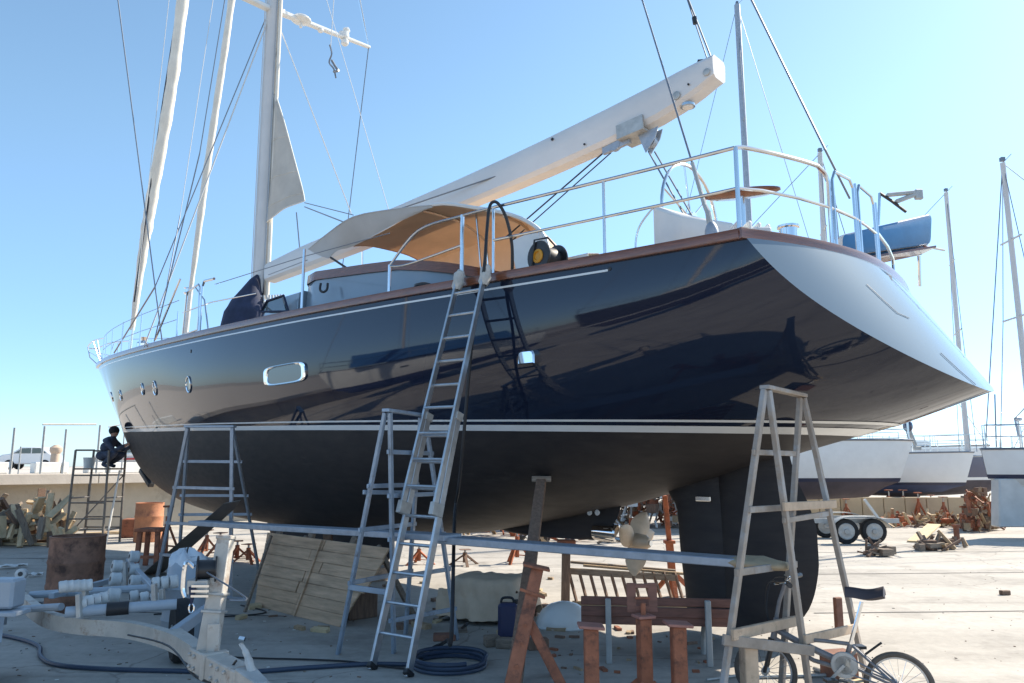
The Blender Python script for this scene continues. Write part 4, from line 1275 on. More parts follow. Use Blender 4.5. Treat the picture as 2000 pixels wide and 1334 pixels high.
c0, c1 = G(868, 1214), G(1012, 1226)
cd = (c1 - c0).normalized(); cn = Vector((-cd.y, cd.x, 0))
zc = EYE - (1118 - 910) / FOC * c0.y
rows_ = []
NU, NV = 30, 18
Lc = (c1 - c0).length
def tarp_pt(u, v):
    """u along the front, v from the front hem up over the top and down behind"""
    prof = [(-.07, .06), (-.03, .25), (0, zc * .6), (.0, zc * .97), (.10, zc + .01), (.45, zc + .01), (.60, zc + .0), (.66, zc * .7), (.70, .05)]
    f = v * (len(prof) - 1); i = min(int(f), len(prof) - 2); w = f - i
    o = prof[i][0] * (1 - w) + prof[i + 1][0] * w; z = prof[i][1] * (1 - w) + prof[i + 1][1] * w
    side = 0
    if u < .12: side = (.12 - u) / .12
    if u > .90: side = (u - .90) / .10
    z2 = z * (1 - .35 * side ** 2) if v > .3 else z
    wob = .022 * math.sin(u * 23 + v * 7) * math.sin(v * 9 + u * 5) + .03 * math.sin(u * 7 + 1.3) * (1 - v) + .012 * math.sin(u * 41 + v * 17)
    q = c0 + cd * (u * Lc) + cn * (o + wob)
    return Vector((q.x, q.y, max(.015, z2 + .3 * wob)))
P = [[tarp_pt(u, v) for u in np.linspace(-.10, 1.04, NU)] for v in np.linspace(0, 1, NV)]
tarp = MB().sheet(P, .006).build('tarpaulin', 'tarp', angle=60)
tag(tarp, 'beige tarpaulin draped over a crate under the yacht', 'tarpaulin')
crate = MB().box((c0 + c1) / 2 + cn * .32 + Vector((0, 0, zc / 2 - .01)), (Lc * .86, .52, zc - .05), Matrix.Rotation(math.atan2(cd.y, cd.x), 3, 'Z')).build('crate', 'woodold', bevel=.01)
tag(crate, 'wooden crate hidden beneath the beige tarpaulin', 'crate')
# rope ends of the tarp
mb = MB().tube(G(903, 1226, .10) , G(912, 1219, .16), .016); 
mb.build('tie_toggle', 'blackpl', tarp)

p = G(992, 1246)
can = thing('jerry_can', 'dark blue plastic jerry can standing between the tarpaulin and the red stand', 'can', p)
MB().box(p + Vector((0, 0, .17)), (.20, .14, .34)).build('body', mat('navy_plastic', (.03, .035, .09), .45), can, bevel=.03)
MB().path(smooth_path([p + Vector((-.07, 0, .34)), p + Vector((-.05, 0, .385)), p + Vector((.04, 0, .385)), p + Vector((.06, 0, .34))], 4), .014, n=6).build('handle', 'blackpl', can)
MB().lathe([(.03, .33), (.03, .37)], p + Vector((.085, 0, 0)), n=10).build('cap', 'blackpl', can)
bigblocks = [(960, 1262, .14, .10, .10, 20, 'woodold', 'short grey timber block lying left of the pair under the jerry can'), (1000, 1266, .30, .11, .09, -10, 'woodold', 'longest low timber block in front of the jerry can'),
             (1050, 1268, .20, .10, .10, 14, 'prop', 'brown timber block beside the rusty leaning stand'), (697, 1205, .36, .30, .32, 40, 'prop', 'dark brown crate standing behind the pale blue trestle'),
             (1640, 1238, .09, .05, .36, 20, 'brick', 'upright reddish brown board standing behind the bicycle'), (1640, 1322, .24, .18, .20, 15, 'brick', 'reddish brown block on the ground under the bicycle frame'),
             (1681, 1342, .16, .12, .045, 35, 'woodpale', 'flat pale wood block under the foot of the stern trestle'), (868, 1250, .22, .14, .06, 5, 'brick', 'flat brick lying beside the hanging black hose'),
             (1963, 1162, .13, .07, .06, 10, 'prop', 'small dark block alone on the sunlit concrete')]
for px, py, a, b, h, zr, m, lab in bigblocks:
    p = G(px, py)
    o = MB().box(p + Vector((0, 0, h / 2)), (a, b, h), Matrix.Rotation(R(zr), 3, 'Z')).build('timber_block' if m != 'brick' else 'brown_block', m, bevel=.008)
    tag(o, lab, 'block', 'loose blocks on the ground')
# pale post standing in front of the bicycle
pp = D(1461, 1262, 5.5)
post = MB().box((pp.x, pp.y, pp.z / 2), (.10, .09, pp.z), Matrix.Rotation(R(12), 3, 'Z')).build('timber_post', 'trestle_board', bevel=.006)
tag(post, 'short tan timber post standing upright in front of the bicycle front wheel', 'post')

# ---- boarded panel of planks leaning under the hull
BL, BR = G(498, 1184), G(659, 1224)
TL, TR = D(523, 1040, 9.85), D(756, 1070, 8.45)
panel = thing('plank_panel', 'large leaning panel of weathered horizontal planks under the yacht', 'plank panel', (BL + BR) / 2)
NB = 7
pn = (BR - BL).cross(TL - BL).normalized()
if pn.y > 0: pn = -pn
for k in range(NB):
    f0, f1 = k / NB + .0015, (k + 1) / NB - .0015
    a0, a1, b0_, b1_ = ins(BL, TL, f0), ins(BL, TL, f1), ins(BR, TR, f0), ins(BR, TR, f1)
    cut = rng.uniform(.42, .58)
    for g0, g1 in ((rng.uniform(-.02, .01), cut - .003), (cut + .003, 1 + rng.uniform(-.02, .04))):
        o = pn * rng.uniform(-.006, .008)
        quad = [a0.lerp(b0_, g0) + o, a0.lerp(b0_, g1) + o, a1.lerp(b1_, g1) + o, a1.lerp(b1_, g0) + o]
        MB().prism(quad, -pn * .024).build('plank', 'panelwood' if 'panelwood' in M else M.setdefault('panelwood', mat('grey_brown_planks', (.56, .385, .25), .85, var=.28, vscale=2.2, bump=.35, bscale=18, stretch=(1, 1, 9))), panel, bevel=.003)
for g in (.06, .36, .72):
    MB().beam(ins(BL, BR, g) - pn * .075, ins(TL, TR, g) - pn * .075 + (TL - BL).normalized() * .07, .09, .05, up=pn).build('batten', 'woodold', panel, bevel=.004)
MB().beam(ins(BL, BR, .52) + pn * .012, ins(TL, TR, .50) + pn * .012, .02, .02, up=pn).build('batten', 'panelwood', panel, bevel=.002)
MB().grid([[ins(BL, BR, u).lerp(ins(TL, TR, u), v) - pn * .045 for u in np.linspace(0, 1, 9)] for v in np.linspace(.02, .98, 9)]).build('backing_board', 'woodold', panel)
for g in (.3, .9):
    a = ins(TL, TR, g) - pn * .06; e = a - pn * .55; e.z = 0
    MB().beam(a, e, .05, .05).build('strut', 'woodold', panel)
# loose stick and pale offcut at the panel's left edge
o = MB().beam(G(478, 1196), D(530, 1046, 9.7), .03, .03).build('wood_stick', 'woodold'); tag(o, 'thin wooden stick leaning on the left edge of the plank panel', 'stick')

# ---- hoses on the ground
hosepath('garden_hose', [G(-80, 1225, .02), G(30, 1246, .02), G(75, 1262, .02), G(80, 1282, .02), G(110, 1298, .02), G(200, 1306, .02), G(330, 1310, .02), G(480, 1312, .02), G(600, 1304, .02), G(720, 1297, .02), G(800, 1298, .02), G(822, 1300, .02)], .019, 'hose', 'blue-grey hose lying across the shaded ground from the trailer to the ladder')
cc = G(878, 1302)
pts = []
for k in range(90):
    a = k * .2
    r = .30 + .004 * math.sin(k * .7) + .012 * (k / 90)
    pts.append(Vector((cc.x + r * math.cos(a) * 1.02, cc.y + r * math.sin(a), .02 + .034 * (k // 31))))
coil = MB().path(pts, .018, n=7).build('hose_coil', 'hose'); tag(coil, 'blue-grey hose coiled in a ring on the ground at the ladder foot', 'hose')
hosepath('electric_cable', [G(430, 1283, .012), G(520, 1286, .012), G(600, 1288, .012), G(680, 1292, .012), G(740, 1300, .012), G(790, 1306, .012)], .008, 'rubber', 'thin black cable on the shaded ground between trailer and ladder', 'cable')
hosepath('electric_cable', [G(470, 1182, .012), G(520, 1196, .012), G(430, 1204, .012), G(380, 1196, .012), G(300, 1200, .012)], .008, 'rubber', 'thin black cable beside the foot of the dark grey trestle', 'cable')
# ------------------------------------------------------------------ left: sea wall, wood pile, drums, scaffold and worker, boat trailer
# ---- sea wall with a projecting slab
WA = D(0, 1040, 19.4); WA.z = 0
wd = Vector((.62, .785, 0)).normalized(); wnm = Vector((wd.y, -wd.x, 0))       # wnm faces the yard
def wallp(k, off, z): return WA + wd * k + wnm * off + Vector((0, 0, z))
M['wallcon'] = mat('sea_wall_concrete', (.44, .385, .30), .85, var=.12, vscale=1.2, patch=(.33, .29, .23), pscale=.9, pamt=.4, bump=.25, bscale=14)
M['lipcon'] = mat('slab_concrete', (.50, .45, .39), .85, var=.1, vscale=2, bump=.2, bscale=20)
wall = thing('sea_wall', 'long low cream concrete wall with a projecting slab along its top', 'wall', wallp(0, 0, 0))
zt_ = 1.50
k0 = -14
while k0 < 46:
    MB().prism([wallp(k0, 0, -.05), wallp(k0 + 3.985, 0, -.05), wallp(k0 + 3.985, 0, zt_ - .26), wallp(k0, 0, zt_ - .26)], -wnm * .5).build('wall_panel', 'wallcon', wall, bevel=.01)
    MB().prism([wallp(k0, .55, zt_ - .26), wallp(k0 + 3.985, .55, zt_ - .26), wallp(k0 + 3.985, .55, zt_), wallp(k0, .55, zt_)], -wnm * 6.0).build('slab', 'lipcon', wall, bevel=.012)
    k0 += 4
# ---- quay furniture beyond the wall top
ral = thing('quay_railing', 'thin metal railing with tall posts on top of the sea wall', 'railing', wallp(0, .3, zt_))
def onwall(px, py, off=.3):
    r = ray(px, py); n2 = np.array([wnm.x, wnm.y]); base = np.array([WA.x, WA.y]) + n2 * off
    k = ((base - CAM[:2]) @ n2) / (r[:2] @ n2)
    return Vector(CAM + r * k)
for px, yt in ((20, 835), (36, 872), (79, 832), (122, 838), (188, 830)):
    p = onwall(px, 920); q = onwall(px + 1, yt)
    MB().tube((p.x, p.y, zt_), (p.x, p.y, q.z), .028 if px != 36 else .018, n=6).build('post', 'galv', ral)
a, b = onwall(83, 829), onwall(188, 829)
MB().tube(a, b, .025, n=6).build('top_rail', 'galv', ral)
for px, yt in ((214, 848), (237, 838)):
    p = onwall(px, 920); q = onwall(px, yt)
    MB().tube((p.x, p.y, zt_), (p.x, p.y, q.z), .02, n=6).build('post', 'galv', ral)
MB().tube(onwall(212, 834), onwall(237, 829), .02, n=6).build('top_rail', 'galv', ral)
for k in range(-12, 24, 1):
    pass
kerb = thing('quay_kerb', 'low white kerb blocks standing along the sea wall top', 'kerb', wallp(0, -1.2, zt_))
for a_, b_ in ((-60, 16), (68, 118), (122, 133), (172, 204), (215, 300)):
    p, q = onwall(a_, 920, -1.2), onwall(b_, 920, -1.2)
    MB().prism([Vector((p.x, p.y, zt_)), Vector((q.x, q.y, zt_)), Vector((q.x, q.y, zt_ + .30)), Vector((p.x, p.y, zt_ + .30))], -wnm * .35).build('kerb_block', 'whitematte', kerb, bevel=.02)
bol = onwall(107, 905, -2.4)
tag(MB().lathe([(.16, 0), (.14, .1), (.12, .55), (.17, .62), (.17, .72), (.06, .80)], (bol.x, bol.y, zt_), n=14).build('bollard', mat('beige_bollard_paint', (.52, .40, .30), .7)), 'beige mooring bollard on the quay beside the white car', 'bollard')
def car(cx, cy, z0, ang, L, label, m='carpaint'):
    t = thing('parked_car', label, 'car', (cx, cy, z0))
    rot = Matrix.Rotation(ang, 3, 'Z')
    T = lambda x, y, z: rot @ Vector((x, y, z)) + Vector((cx, cy, z0))
    prof = [(-L / 2, .35), (-L / 2, .75), (-L / 2 + .25, .92), (-L * .30, .98), (-L * .12, 1.38), (L * .22, 1.42), (L * .38, 1.0), (L / 2 - .05, .85), (L / 2, .5), (L / 2, .30)]
    MB().prism([T(x, -.8, z) for x, z in prof], rot @ Vector((0, 1.6, 0))).build('body', m, t, bevel=.06)
    for s in (-1, 1):
        MB().prism([T(x, s * .805, z) for x, z in ((-L * .24, 1.0), (-L * .10, 1.32), (L * .05, 1.35), (L * .05, 1.0))], rot @ Vector((0, s * .01, 0))).build('window', 'glass', t, smooth=False)
        MB().prism([T(x, s * .805, z) for x, z in ((L * .07, 1.0), (L * .07, 1.35), (L * .20, 1.35), (L * .32, 1.02))], rot @ Vector((0, s * .01, 0))).build('window', 'glass', t, smooth=False)
        for x in (-L * .30, L * .30):
            w = MB().lathe([(.30, -.1), (.31, -.08), (.31, .08), (.30, .1)], T(x, s * .72, .30), axis=rot @ Vector((0, 1, 0)), n=16).build('wheel', 'tyre', t)
            MB().lathe([(.18, 0), (.18, .02)], T(x, s * .82, .30), axis=rot @ Vector((0, s, 0)), n=12).build('rim', 'alu', w)
    return t
qf = MB()
qf.prism([wallp(-60, -5.6, 0), wallp(120, -5.6, 0), wallp(120, -5.6, zt_ - .02), wallp(-60, -5.6, zt_ - .02)], -wnm * 90)
struct(qf.build('quay', 'lipcon', smooth=False))
p = D(62, 905, 50)
car(p.x, p.y, zt_ - .02, R(12), 3.4, 'white car with dark windows parked far back on the quay beyond the railing')
p = D(262, 905, 44)
t = thing('motor_boat', 'white motor boat with a red stripe lying beyond the crouching worker', 'motor boat', (p.x, p.y, zt_))
mb = MB(); P = []
ex = Vector((1, 0, 0)); ey = Vector((0, -1, 0)); c = Vector((p.x, p.y, zt_))
for k, (x, w, z) in enumerate(((-2.0, .7, .75), (-1, .8, .75), (.5, .75, .8), (1.6, .4, .95), (2.2, .02, 1.05))):
    P.append([c + ex * x + ey * (w * q) + Vector((0, 0, z * abs(q) ** 2.2 + .02)) for q in np.linspace(-1, 1, 11)])
mb.sheet(P, .03).build('hull', 'white', t)
MB().prism([c + ey * .80 + ex * x + Vector((0, 0, z)) for x, z in ((-.2, .52), (1.0, .56), (1.0, .68), (-.2, .62))], ey * .04).build('stripe', 'red', t, smooth=False)
MB().box(c + Vector((0, 0, 1.0)), (1.3, .9, .6)).build('cabin', 'white', t, bevel=.12)
MB().box(c + Vector((0, 0, 1.05)) + ey * .45, (1.0, .03, .22)).build('window', 'glass', t)

# ---- wood pile
pile = thing('wood_pile', 'untidy pile of split firewood and driftwood against the sea wall', 'wood pile', G(60, 1052))
M['firewood'] = mat('split_firewood', (.58, .44, .27), .85, var=.3, vscale=4, patch=(.30, .21, .13), pscale=2, pamt=.4, bump=.3)
logs = []
for v in range(5):
    mb = MB(); L = .34 + .12 * v; r = rng.uniform(.05, .085)
    sec = [[(0, 1), (-.9, -.5), (.9, -.6)], [(-1, .35), (-1, -.35), (1, -.3), (1, .4)], [(-.7, .7), (-.9, -.4), (.1, -.9), (.9, -.2), (.5, .8)], [(-1.3, .2), (-1.3, -.2), (1.3, -.2), (1.3, .2)], [(0, 1.1), (-.6, -.7), (.8, -.5)]][v]
    ends = [[Vector((x, sy * r * k_, sz * r * k_)) for sy, sz in sec] for x, k_ in ((-L / 2, 1.0), (-L * .1, 1.06), (L / 2, .82))]
    mb.grid(ends, closed=True); ns = len(sec)
    mb.f.append(tuple(range(ns))); mb.f.append(tuple(2 * ns + i for i in range(ns)))
    logs.append(mb)
pm = {}
def log_part(parent, c, mb_i, rot, m):
    key = (mb_i, m)
    if key not in pm:
        o = logs[mb_i].build('log', m)
        o.parent = parent
        pm[key] = o.data
    else:
        o = bpy.data.objects.new('log', pm[key]); C.objects.link(o); o.parent = parent
    o.location = Vector(c) - parent.location
    o.rotation_euler = rot
    return o
def pile_h(px):
    return .95 if px < 30 else (.6 if px < 60 else 1.0 if px < 118 else .5)
for k in range(170):
    px = rng.uniform(-90, 132)
    y = rng.uniform(16.6, 18.6)
    h = pile_h(px) * rng.random() ** .8 * (1 - abs(y - 17.9) * .35)
    c = D(px, 1000, y); c.z = .06 + h
    m = 'firewood' if rng.random() < .62 else ('woodold' if rng.random() < .6 else 'prop')
    log_part(pile, c, rng.randrange(5), (rng.uniform(-.5, .5), rng.uniform(-1.2, 1.2) if rng.random() < .6 else rng.uniform(1.0, 2.0), rng.uniform(0, 3.1)), m)
o = MB().beam(G(44, 1060), D(25, 986, 17.2), .16, .06).build('driftwood_plank', 'woodold', bevel=.01); tag(o, 'dark weathered plank leaning upright against the wood pile', 'plank')
for k, (px, py, L, a) in enumerate(((30, 1062, 1.4, .2), (75, 1066, 1.9, -.1), (250, 1042, 1.2, .1), (205, 1044, 1.0, .3))):
    p = G(px, py); d = Vector((math.cos(a), math.sin(a), 0)) * L / 2
    o = MB().beam(p - d + Vector((0, 0, .03)), p + d + Vector((0, 0, .05)), .14, .05).build('loose_board', 'firewood' if k % 2 else 'prop', bevel=.005)
    tag(o, ['dark board lying flat left of the wood pile foot', 'longest pale board lying in front of the wood pile', 'dark board lying near the rusty box by the wall', 'pale short board lying between scaffold and rusty box'][k], 'board', 'boards lying by the sea wall')

# ---- drums, boxes, stool
def drum(px, py, y, r, h, m, label):
    p = D(px, py, y); p.z = 0
    prof = [(r * .97, 0), (r, .015)]
    for z in (h * .33, h * .66):
        prof += [(r, z - .03), (r * 1.025, z - .012), (r * 1.025, z + .012), (r, z + .03)]
    prof += [(r, h - .015), (r * 1.02, h - .006), (r * 1.02, h + .006), (r * .95, h + .006), (r * .95, h - .03), (0.002, h - .03)]
    o = MB().lathe(prof, p, n=36).build('steel_drum', m, angle=30)
    return tag(o, label, 'drum')
drum(143, 1170, 9.6, .305, .86, 'rustdrum', 'rusty dark brown steel drum standing in the shade by the trailer')
drum(288, 1058, 18.0, .30, .86, 'orangedrum', 'faded orange steel drum standing in the sun near the sea wall')
p = G(252, 1050)
tag(MB().box(p + Vector((0, .1, .22)), (.36, .4, .44), Matrix.Rotation(.2, 3, 'Z')).build('rusty_box', 'rust', bevel=.02), 'rusty square box to the left of the orange drum', 'box')
p = G(294, 1107)
st = thing('work_stool', 'rusty square steel stool standing in front of the orange drum', 'stool', p)
for sx in (-1, 1):
    for sy in (-1, 1):
        MB().beam(p + Vector((sx * .17, sy * .17, 0)), p + Vector((sx * .15, sy * .15, .60)), .075, .06).build('leg', 'rust', st, bevel=.004)
MB().box(p + Vector((0, 0, .62)), (.44, .44, .05)).build('seat', 'rust', st, bevel=.006)
MB().box(p + Vector((0, -.17, .18)), (.32, .03, .05)).build('stretcher', 'rust', st)

# ---- dark sheet leaning by the forward trestle
q = [G(274, 1124), D(436, 984, 9.6), D(468, 978, 9.7), D(455, 996, 9.9), G(318, 1118)]
o = MB().prism(q, Vector((.01, .03, .01))).build('metal_sheet', mat('dark_grey_sheet', (.17, .145, .125), .6, var=.2, vscale=3), bevel=.003)
tag(o, 'long dark grey metal sheet leaning up between the stool and the forward trestle', 'sheet')

# ---- scaffold tower with the worker
SY = 17.2
sc = thing('scaffold_tower', 'narrow grey scaffold frame tower standing at the yacht bow', 'scaffold', (D(170, 1050, SY).x, SY, 0))
xl, xr = D(137, 1000, SY).x, D(203, 1000, SY).x
ztop_s = EYE - (880 - 910) / FOC * SY
zpl = EYE - (914 - 910) / FOC * SY
for dy in (0, .75):
    for k, x in enumerate((xl, xr)):
        MB().tube((x - (.05 if k == 0 else -.02), SY + dy, 0), (x, SY + dy, ztop_s if k == 0 else ztop_s), .026, n=8).build('upright', 'scaff', sc)
    for py in (928, 980, 1010, 1030):
        z = EYE - (py - 910) / FOC * SY
        MB().tube((xl - .02, SY + dy, z), (xr, SY + dy, z), .018, n=6).build('rung', 'scaff', sc)
    MB().tube((xl, SY + dy, ztop_s), (xl + (.42 if dy == 0 else xr - xl), SY + dy, ztop_s), .022, n=6).build('guard_rail', 'scaff', sc)
for x in (xl, xr):
    for z in (.3, 1.0): MB().tube((x, SY, z), (x, SY + .75, z), .018, n=6).build('tie', 'scaff', sc)
MB().tube((xl, SY, .2), (xr, SY + .75, 1.5), .014, n=6).build('brace', 'scaff', sc)
MB().tube((xr + .05, SY + .1, 0), (xr + .02, SY + .5, 1.6), .02, n=6).build('brace', 'whitematte', sc)
MB().box(((xl + xr) / 2, SY + .37, zpl - .02), (xr - xl + .1, .62, .035)).build('platform', 'woodold', sc, bevel=.004)
bx = D(193, 905, SY + .55)
bucket = MB().lathe([(.10, 0), (.13, .22), (.135, .235), (.12, .235), (.115, .1)], (bx.x - .22, SY + .55, zpl), n=16).build('bucket', 'whitematte')
tag(bucket, 'white paint bucket on the scaffold platform behind the worker', 'bucket')
def skin_body(name, joints, edges, radii, root, parent, sub=2):
    me = bpy.data.meshes.new(name)
    keys = list(joints)
    off = Vector((0, 0, 0)); pr = parent
    while pr is not None: off += pr.location; pr = pr.parent
    me.from_pydata([tuple(Vector(joints[k]) - off) for k in keys], [(keys.index(a), keys.index(b)) for a, b in edges], [])
    o = bpy.data.objects.new(name, me); C.objects.link(o); o.parent = parent
    md = o.modifiers.new('skin', 'SKIN'); md.use_smooth_shade = True
    for i, k in enumerate(keys):
        r = radii[k]
        me.skin_vertices[0].data[i].radius = (r, r) if not isinstance(r, tuple) else r
        me.skin_vertices[0].data[i].use_root = (k == root)
    s2 = o.modifiers.new('sub', 'SUBSURF'); s2.levels = sub; s2.render_levels = sub
    dg = bpy.context.evaluated_depsgraph_get()
    m2 = bpy.data.meshes.new_from_object(o.evaluated_get(dg))
    o.modifiers.clear(); o.data = m2
    m2.shade_smooth()
    return o
per = thing('person', 'worker in dark clothes crouching on the scaffold and reaching towards the yacht bow', 'person', (D(190, 912, SY).x, SY + .32, zpl))
b0p = Vector(per.location)
def Jp(px, py, dy): return b0p + Vector(((px - 190) * SY / FOC, dy, (912 - py) * SY / FOC + .02))
J = {'pelvis': Jp(189, 893, 0), 'waist': Jp(190, 884, 0), 'chest': Jp(196, 872, 0), 'neck0': Jp(203, 863, 0), 'neck': Jp(205, 859, 0), 'head': Jp(206.5, 852, 0), 'crown': Jp(206, 845, 0),
     'shL': Jp(200, 867, -.17), 'elL': Jp(217, 884, -.20), 'wrL': Jp(236, 872, -.10), 'haL': Jp(243, 868, -.08),
     'shR': Jp(200, 867, .17), 'elR': Jp(218, 882, .20), 'wrR': Jp(236, 874, .08), 'haR': Jp(243, 870, .06),
     'hpL': Jp(189, 894, -.11), 'knL': Jp(222, 886, -.20), 'anL': Jp(195, 908, -.13), 'toL': Jp(208, 911, -.15),
     'hpR': Jp(189, 894, .11), 'knR': Jp(221, 888, .20), 'anR': Jp(194, 908, .13), 'toR': Jp(207, 911, .15)}
E_ = [('pelvis', 'waist'), ('waist', 'chest'), ('chest', 'neck0'), ('neck0', 'neck'), ('neck', 'head'), ('head', 'crown'), ('neck0', 'shL'), ('shL', 'elL'), ('elL', 'wrL'), ('wrL', 'haL'), ('neck0', 'shR'), ('shR', 'elR'), ('elR', 'wrR'), ('wrR', 'haR'),
      ('pelvis', 'hpL'), ('hpL', 'knL'), ('knL', 'anL'), ('anL', 'toL'), ('pelvis', 'hpR'), ('hpR', 'knR'), ('knR', 'anR'), ('anR', 'toR')]
Rr = {'pelvis': .135, 'waist': .125, 'chest': .145, 'neck0': .085, 'neck': .055, 'head': .092, 'crown': .085, 'shL': .07, 'elL': .05, 'wrL': .033, 'haL': .028, 'shR': .07, 'elR': .05, 'wrR': .033, 'haR': .028,
      'hpL': .095, 'knL': .07, 'anL': .048, 'toL': .038, 'hpR': .095, 'knR': .07, 'anR': .048, 'toR': .038}
body = skin_body('body', J, E_, Rr, 'pelvis', per)
body.data.materials.append(M['cloth']); body.data.materials.append(M['skin']); body.data.materials.append(M['hair'])
for pgn in body.data.polygons:
    c = pgn.center + b0p
    if c.z > Jp(0, 857.5, 0).z: pgn.material_index = 1
    elif c.x > Jp(233, 0, 0).x: pgn.material_index = 1
mb = MB().ball(Jp(205.2, 847.5, 0), .105, scale=(1.0, .92, .95))
mb.build('hair', 'hair', per)
for sy in (-1, 1):
    for k in range(4):
        a = Jp(243, 868.5, sy * .07 - .03 + .02 * k)
        MB().path([a, a + Vector((.045, 0, .012)), a + Vector((.07, 0, -.012)), a + Vector((.075, 0, -.03))], [.010, .010, .009, .007], n=6).build('finger', 'skin', per)
    a = Jp(241, 867, sy * .07 - .03)
    MB().path([a, a + Vector((.03, -.02, .02)), a + Vector((.055, -.02, .015))], [.011, .010, .008], n=6).build('thumb', 'skin', per)
per.scale = (1.1, 1.1, 1.1); per.location.x -= .05
tool = MB().beam(Jp(241, 878, .0), Jp(249, 852, .0), .035, .03).build('scraper', 'blackpl'); tag(tool, 'dark scraper held in the hands of the crouching worker', 'tool')

# ---- boat trailer in the left foreground
tr = thing('boat_trailer', 'beige steel boat trailer with winch post and grey roller cradles', 'boat trailer', G(420, 1330))
ZB = .45
def T_(px, py, z=ZB): return G(px, py, z)
lb = smooth_path([T_(8, 1140), T_(40, 1168), T_(88, 1205), T_(150, 1220), T_(250, 1228), T_(330, 1248), T_(372, 1270), T_(405, 1296)], 5)
mb = MB()
for i in range(len(lb) - 1):
    pass
ring = []
for i, p in enumerate(lb):
    d = (lb[min(i + 1, len(lb) - 1)] - lb[max(i - 1, 0)]); d.z = 0; d.normalize()
    x = Vector((d.y, -d.x, 0))
    ring.append([p + x * .035 - Vector((0, 0, .065)), p + x * .035 + Vector((0, 0, .055)), p - x * .035 + Vector((0, 0, .055)), p - x * .035 - Vector((0, 0, .065))])
MB().grid(ring, closed=True).build('frame_rail', 'beige', tr, angle=30)
rb = [T_(420, 1290), T_(372, 1246), T_(345, 1236), T_(402, 1190), T_(430, 1165)]
MB().beam(T_(418, 1292), T_(340, 1238), .07, .10).build('frame_rail', 'beige', tr, bevel=.006)
MB().beam(D(338, 1240, 6.0), D(408, 1188, 6.9), .06, .09).build('frame_rail', 'bluegrey', tr, bevel=.006)
tg0, tg1 = D(388, 1283, 5.08), D(478, 1331, 4.62)
MB().beam(tg0, tg1, .135, .135).build('drawbar', 'beige', tr, bevel=.008)
MB().beam(ins(tg0, tg1, .32) , ins(tg0, tg1, .40), .16, .155).build('clamp', 'beige', tr, bevel=.006)
# hitch head
hh = tg1
hd = (tg1 - tg0).normalized()
hitch = MB()
hitch.beam(hh - hd * .02 + Vector((0, 0, .02)), hh + hd * .22 + Vector((0, 0, .0)), .12, .12, w2=.08, h2=.09)
hitch.ball(hh + hd * .26 + Vector((0, 0, -.02)), .07)
hitch = hitch.build('coupling', 'galv', tr, bevel=.008)
hp_ = [D(497, 1330, 4.58), D(490, 1306, 4.60), D(484, 1284, 4.62), D(477, 1268, 4.63), D(470, 1257, 4.64)]
MB().path(smooth_path(hp_, 4), [.032] * 4 + [.028] * 4 + [.022] * 4 + [.016] * 5, n=8, squash=.6).build('lever', 'galv', hitch)
MB().tube(D(467, 1247, 4.64), D(478, 1249, 4.64), .014, n=8).build('lever_grip', 'chrome', hitch)
# bolts, plates and U-bolts on the drawbar
mb = MB()
sdx = hd.cross(Vector((0, 0, 1))).normalized()
for f in (.06, .16, .55, .68, .82):
    for zz in (-.035, .035):
        q = ins(tg0, tg1, f) + sdx * .068 + Vector((0, 0, zz))
        mb.lathe([(.013, 0), (.013, .010), (.006, .018)], q, axis=sdx, n=6)
        q = ins(tg0, tg1, f) - sdx * .068 + Vector((0, 0, zz))
        mb.lathe([(.013, 0), (.013, .010), (.006, .018)], q, axis=-sdx, n=6)
mb.build('drawbar_bolts', 'galv', tr)
MB().path(smooth_path([D(404, 1118, 5.0), D(470, 1160, 4.9), D(480, 1172, 4.85), D(449, 1172, 4.9)], 4), .006, n=5).build('winch_cable', 'wire', tr)
MB().path(smooth_path([D(462, 1290, 4.68), D(425, 1330, 4.75), D(380, 1320, 4.95), D(330, 1262, 5.5), D(250, 1240, 5.9)], 6), .007, n=5).build('lamp_cable', 'blackpl', tr)
# winch post
pb, pt = D(405, 1278, 5.02), D(441, 1052, 5.12)
MB().beam(pb, pt, .115, .10, w2=.088, h2=.085, up=(0, -1, 0)).build('winch_post', 'beige', tr, bevel=.006)
MB().beam(D(416, 1274, 4.93), D(418, 1218, 4.94), .075, .02, up=(0, -1, 0)).build('post_plate', 'beige', tr, bevel=.004)
for f in (.35, .50):
    MB().beam(ins(pb, pt, f), ins(pb, pt, f + .025), .128, .118, up=(0, -1, 0)).build('post_band', 'galv', tr, bevel=.003)
MB().beam(ins(pb, pt, .99), ins(pb, pt, 1.03), .10, .10, up=(0, -1, 0)).build('post_cap', 'beige', tr, bevel=.006)
wn_ = D(404, 1112, 5.06)
winch = MB().lathe([(.085, -.06), (.085, -.05), (.06, -.05), (.06, .05), (.085, .05), (.085, .06)], wn_, axis=(.9, .3, 0), n=20).build('winch', 'blackpl', tr)
MB().box(wn_ + Vector((-.03, -.02, -.10)), (.13, .10, .09)).build('winch_frame', 'galv', winch, bevel=.006)
for k in range(3): MB().box(wn_ + Vector((.0, -.085, -.09 - .03 * k)), (.11, .015, .014)).build('winch_bar', 'chrome', winch)
MB().path(smooth_path([wn_ + Vector((-.06, -.05, .02)), wn_ + Vector((-.11, -.06, .05)), wn_ + Vector((-.12, -.06, -.10)), wn_ + Vector((-.10, -.06, -.16))], 4), .014, n=6).build('winch_handle', 'chrome', winch)
sb = D(376, 1146, 4.98)
strap = MB().beam(sb, D(374, 1180, 4.98), .045, .010, w2=.012, up=(0, -1, 0)).build('winch_strap', 'navycloth', tr)
hk = D(374, 1188, 4.98)
MB().path([hk + Vector((.016 * math.cos(a), 0, .028 * math.sin(a))) for a in np.linspace(0, 2 * math.pi, 15)[:-1]], .005, n=6, closed=True).build('hook', 'chrome', strap)
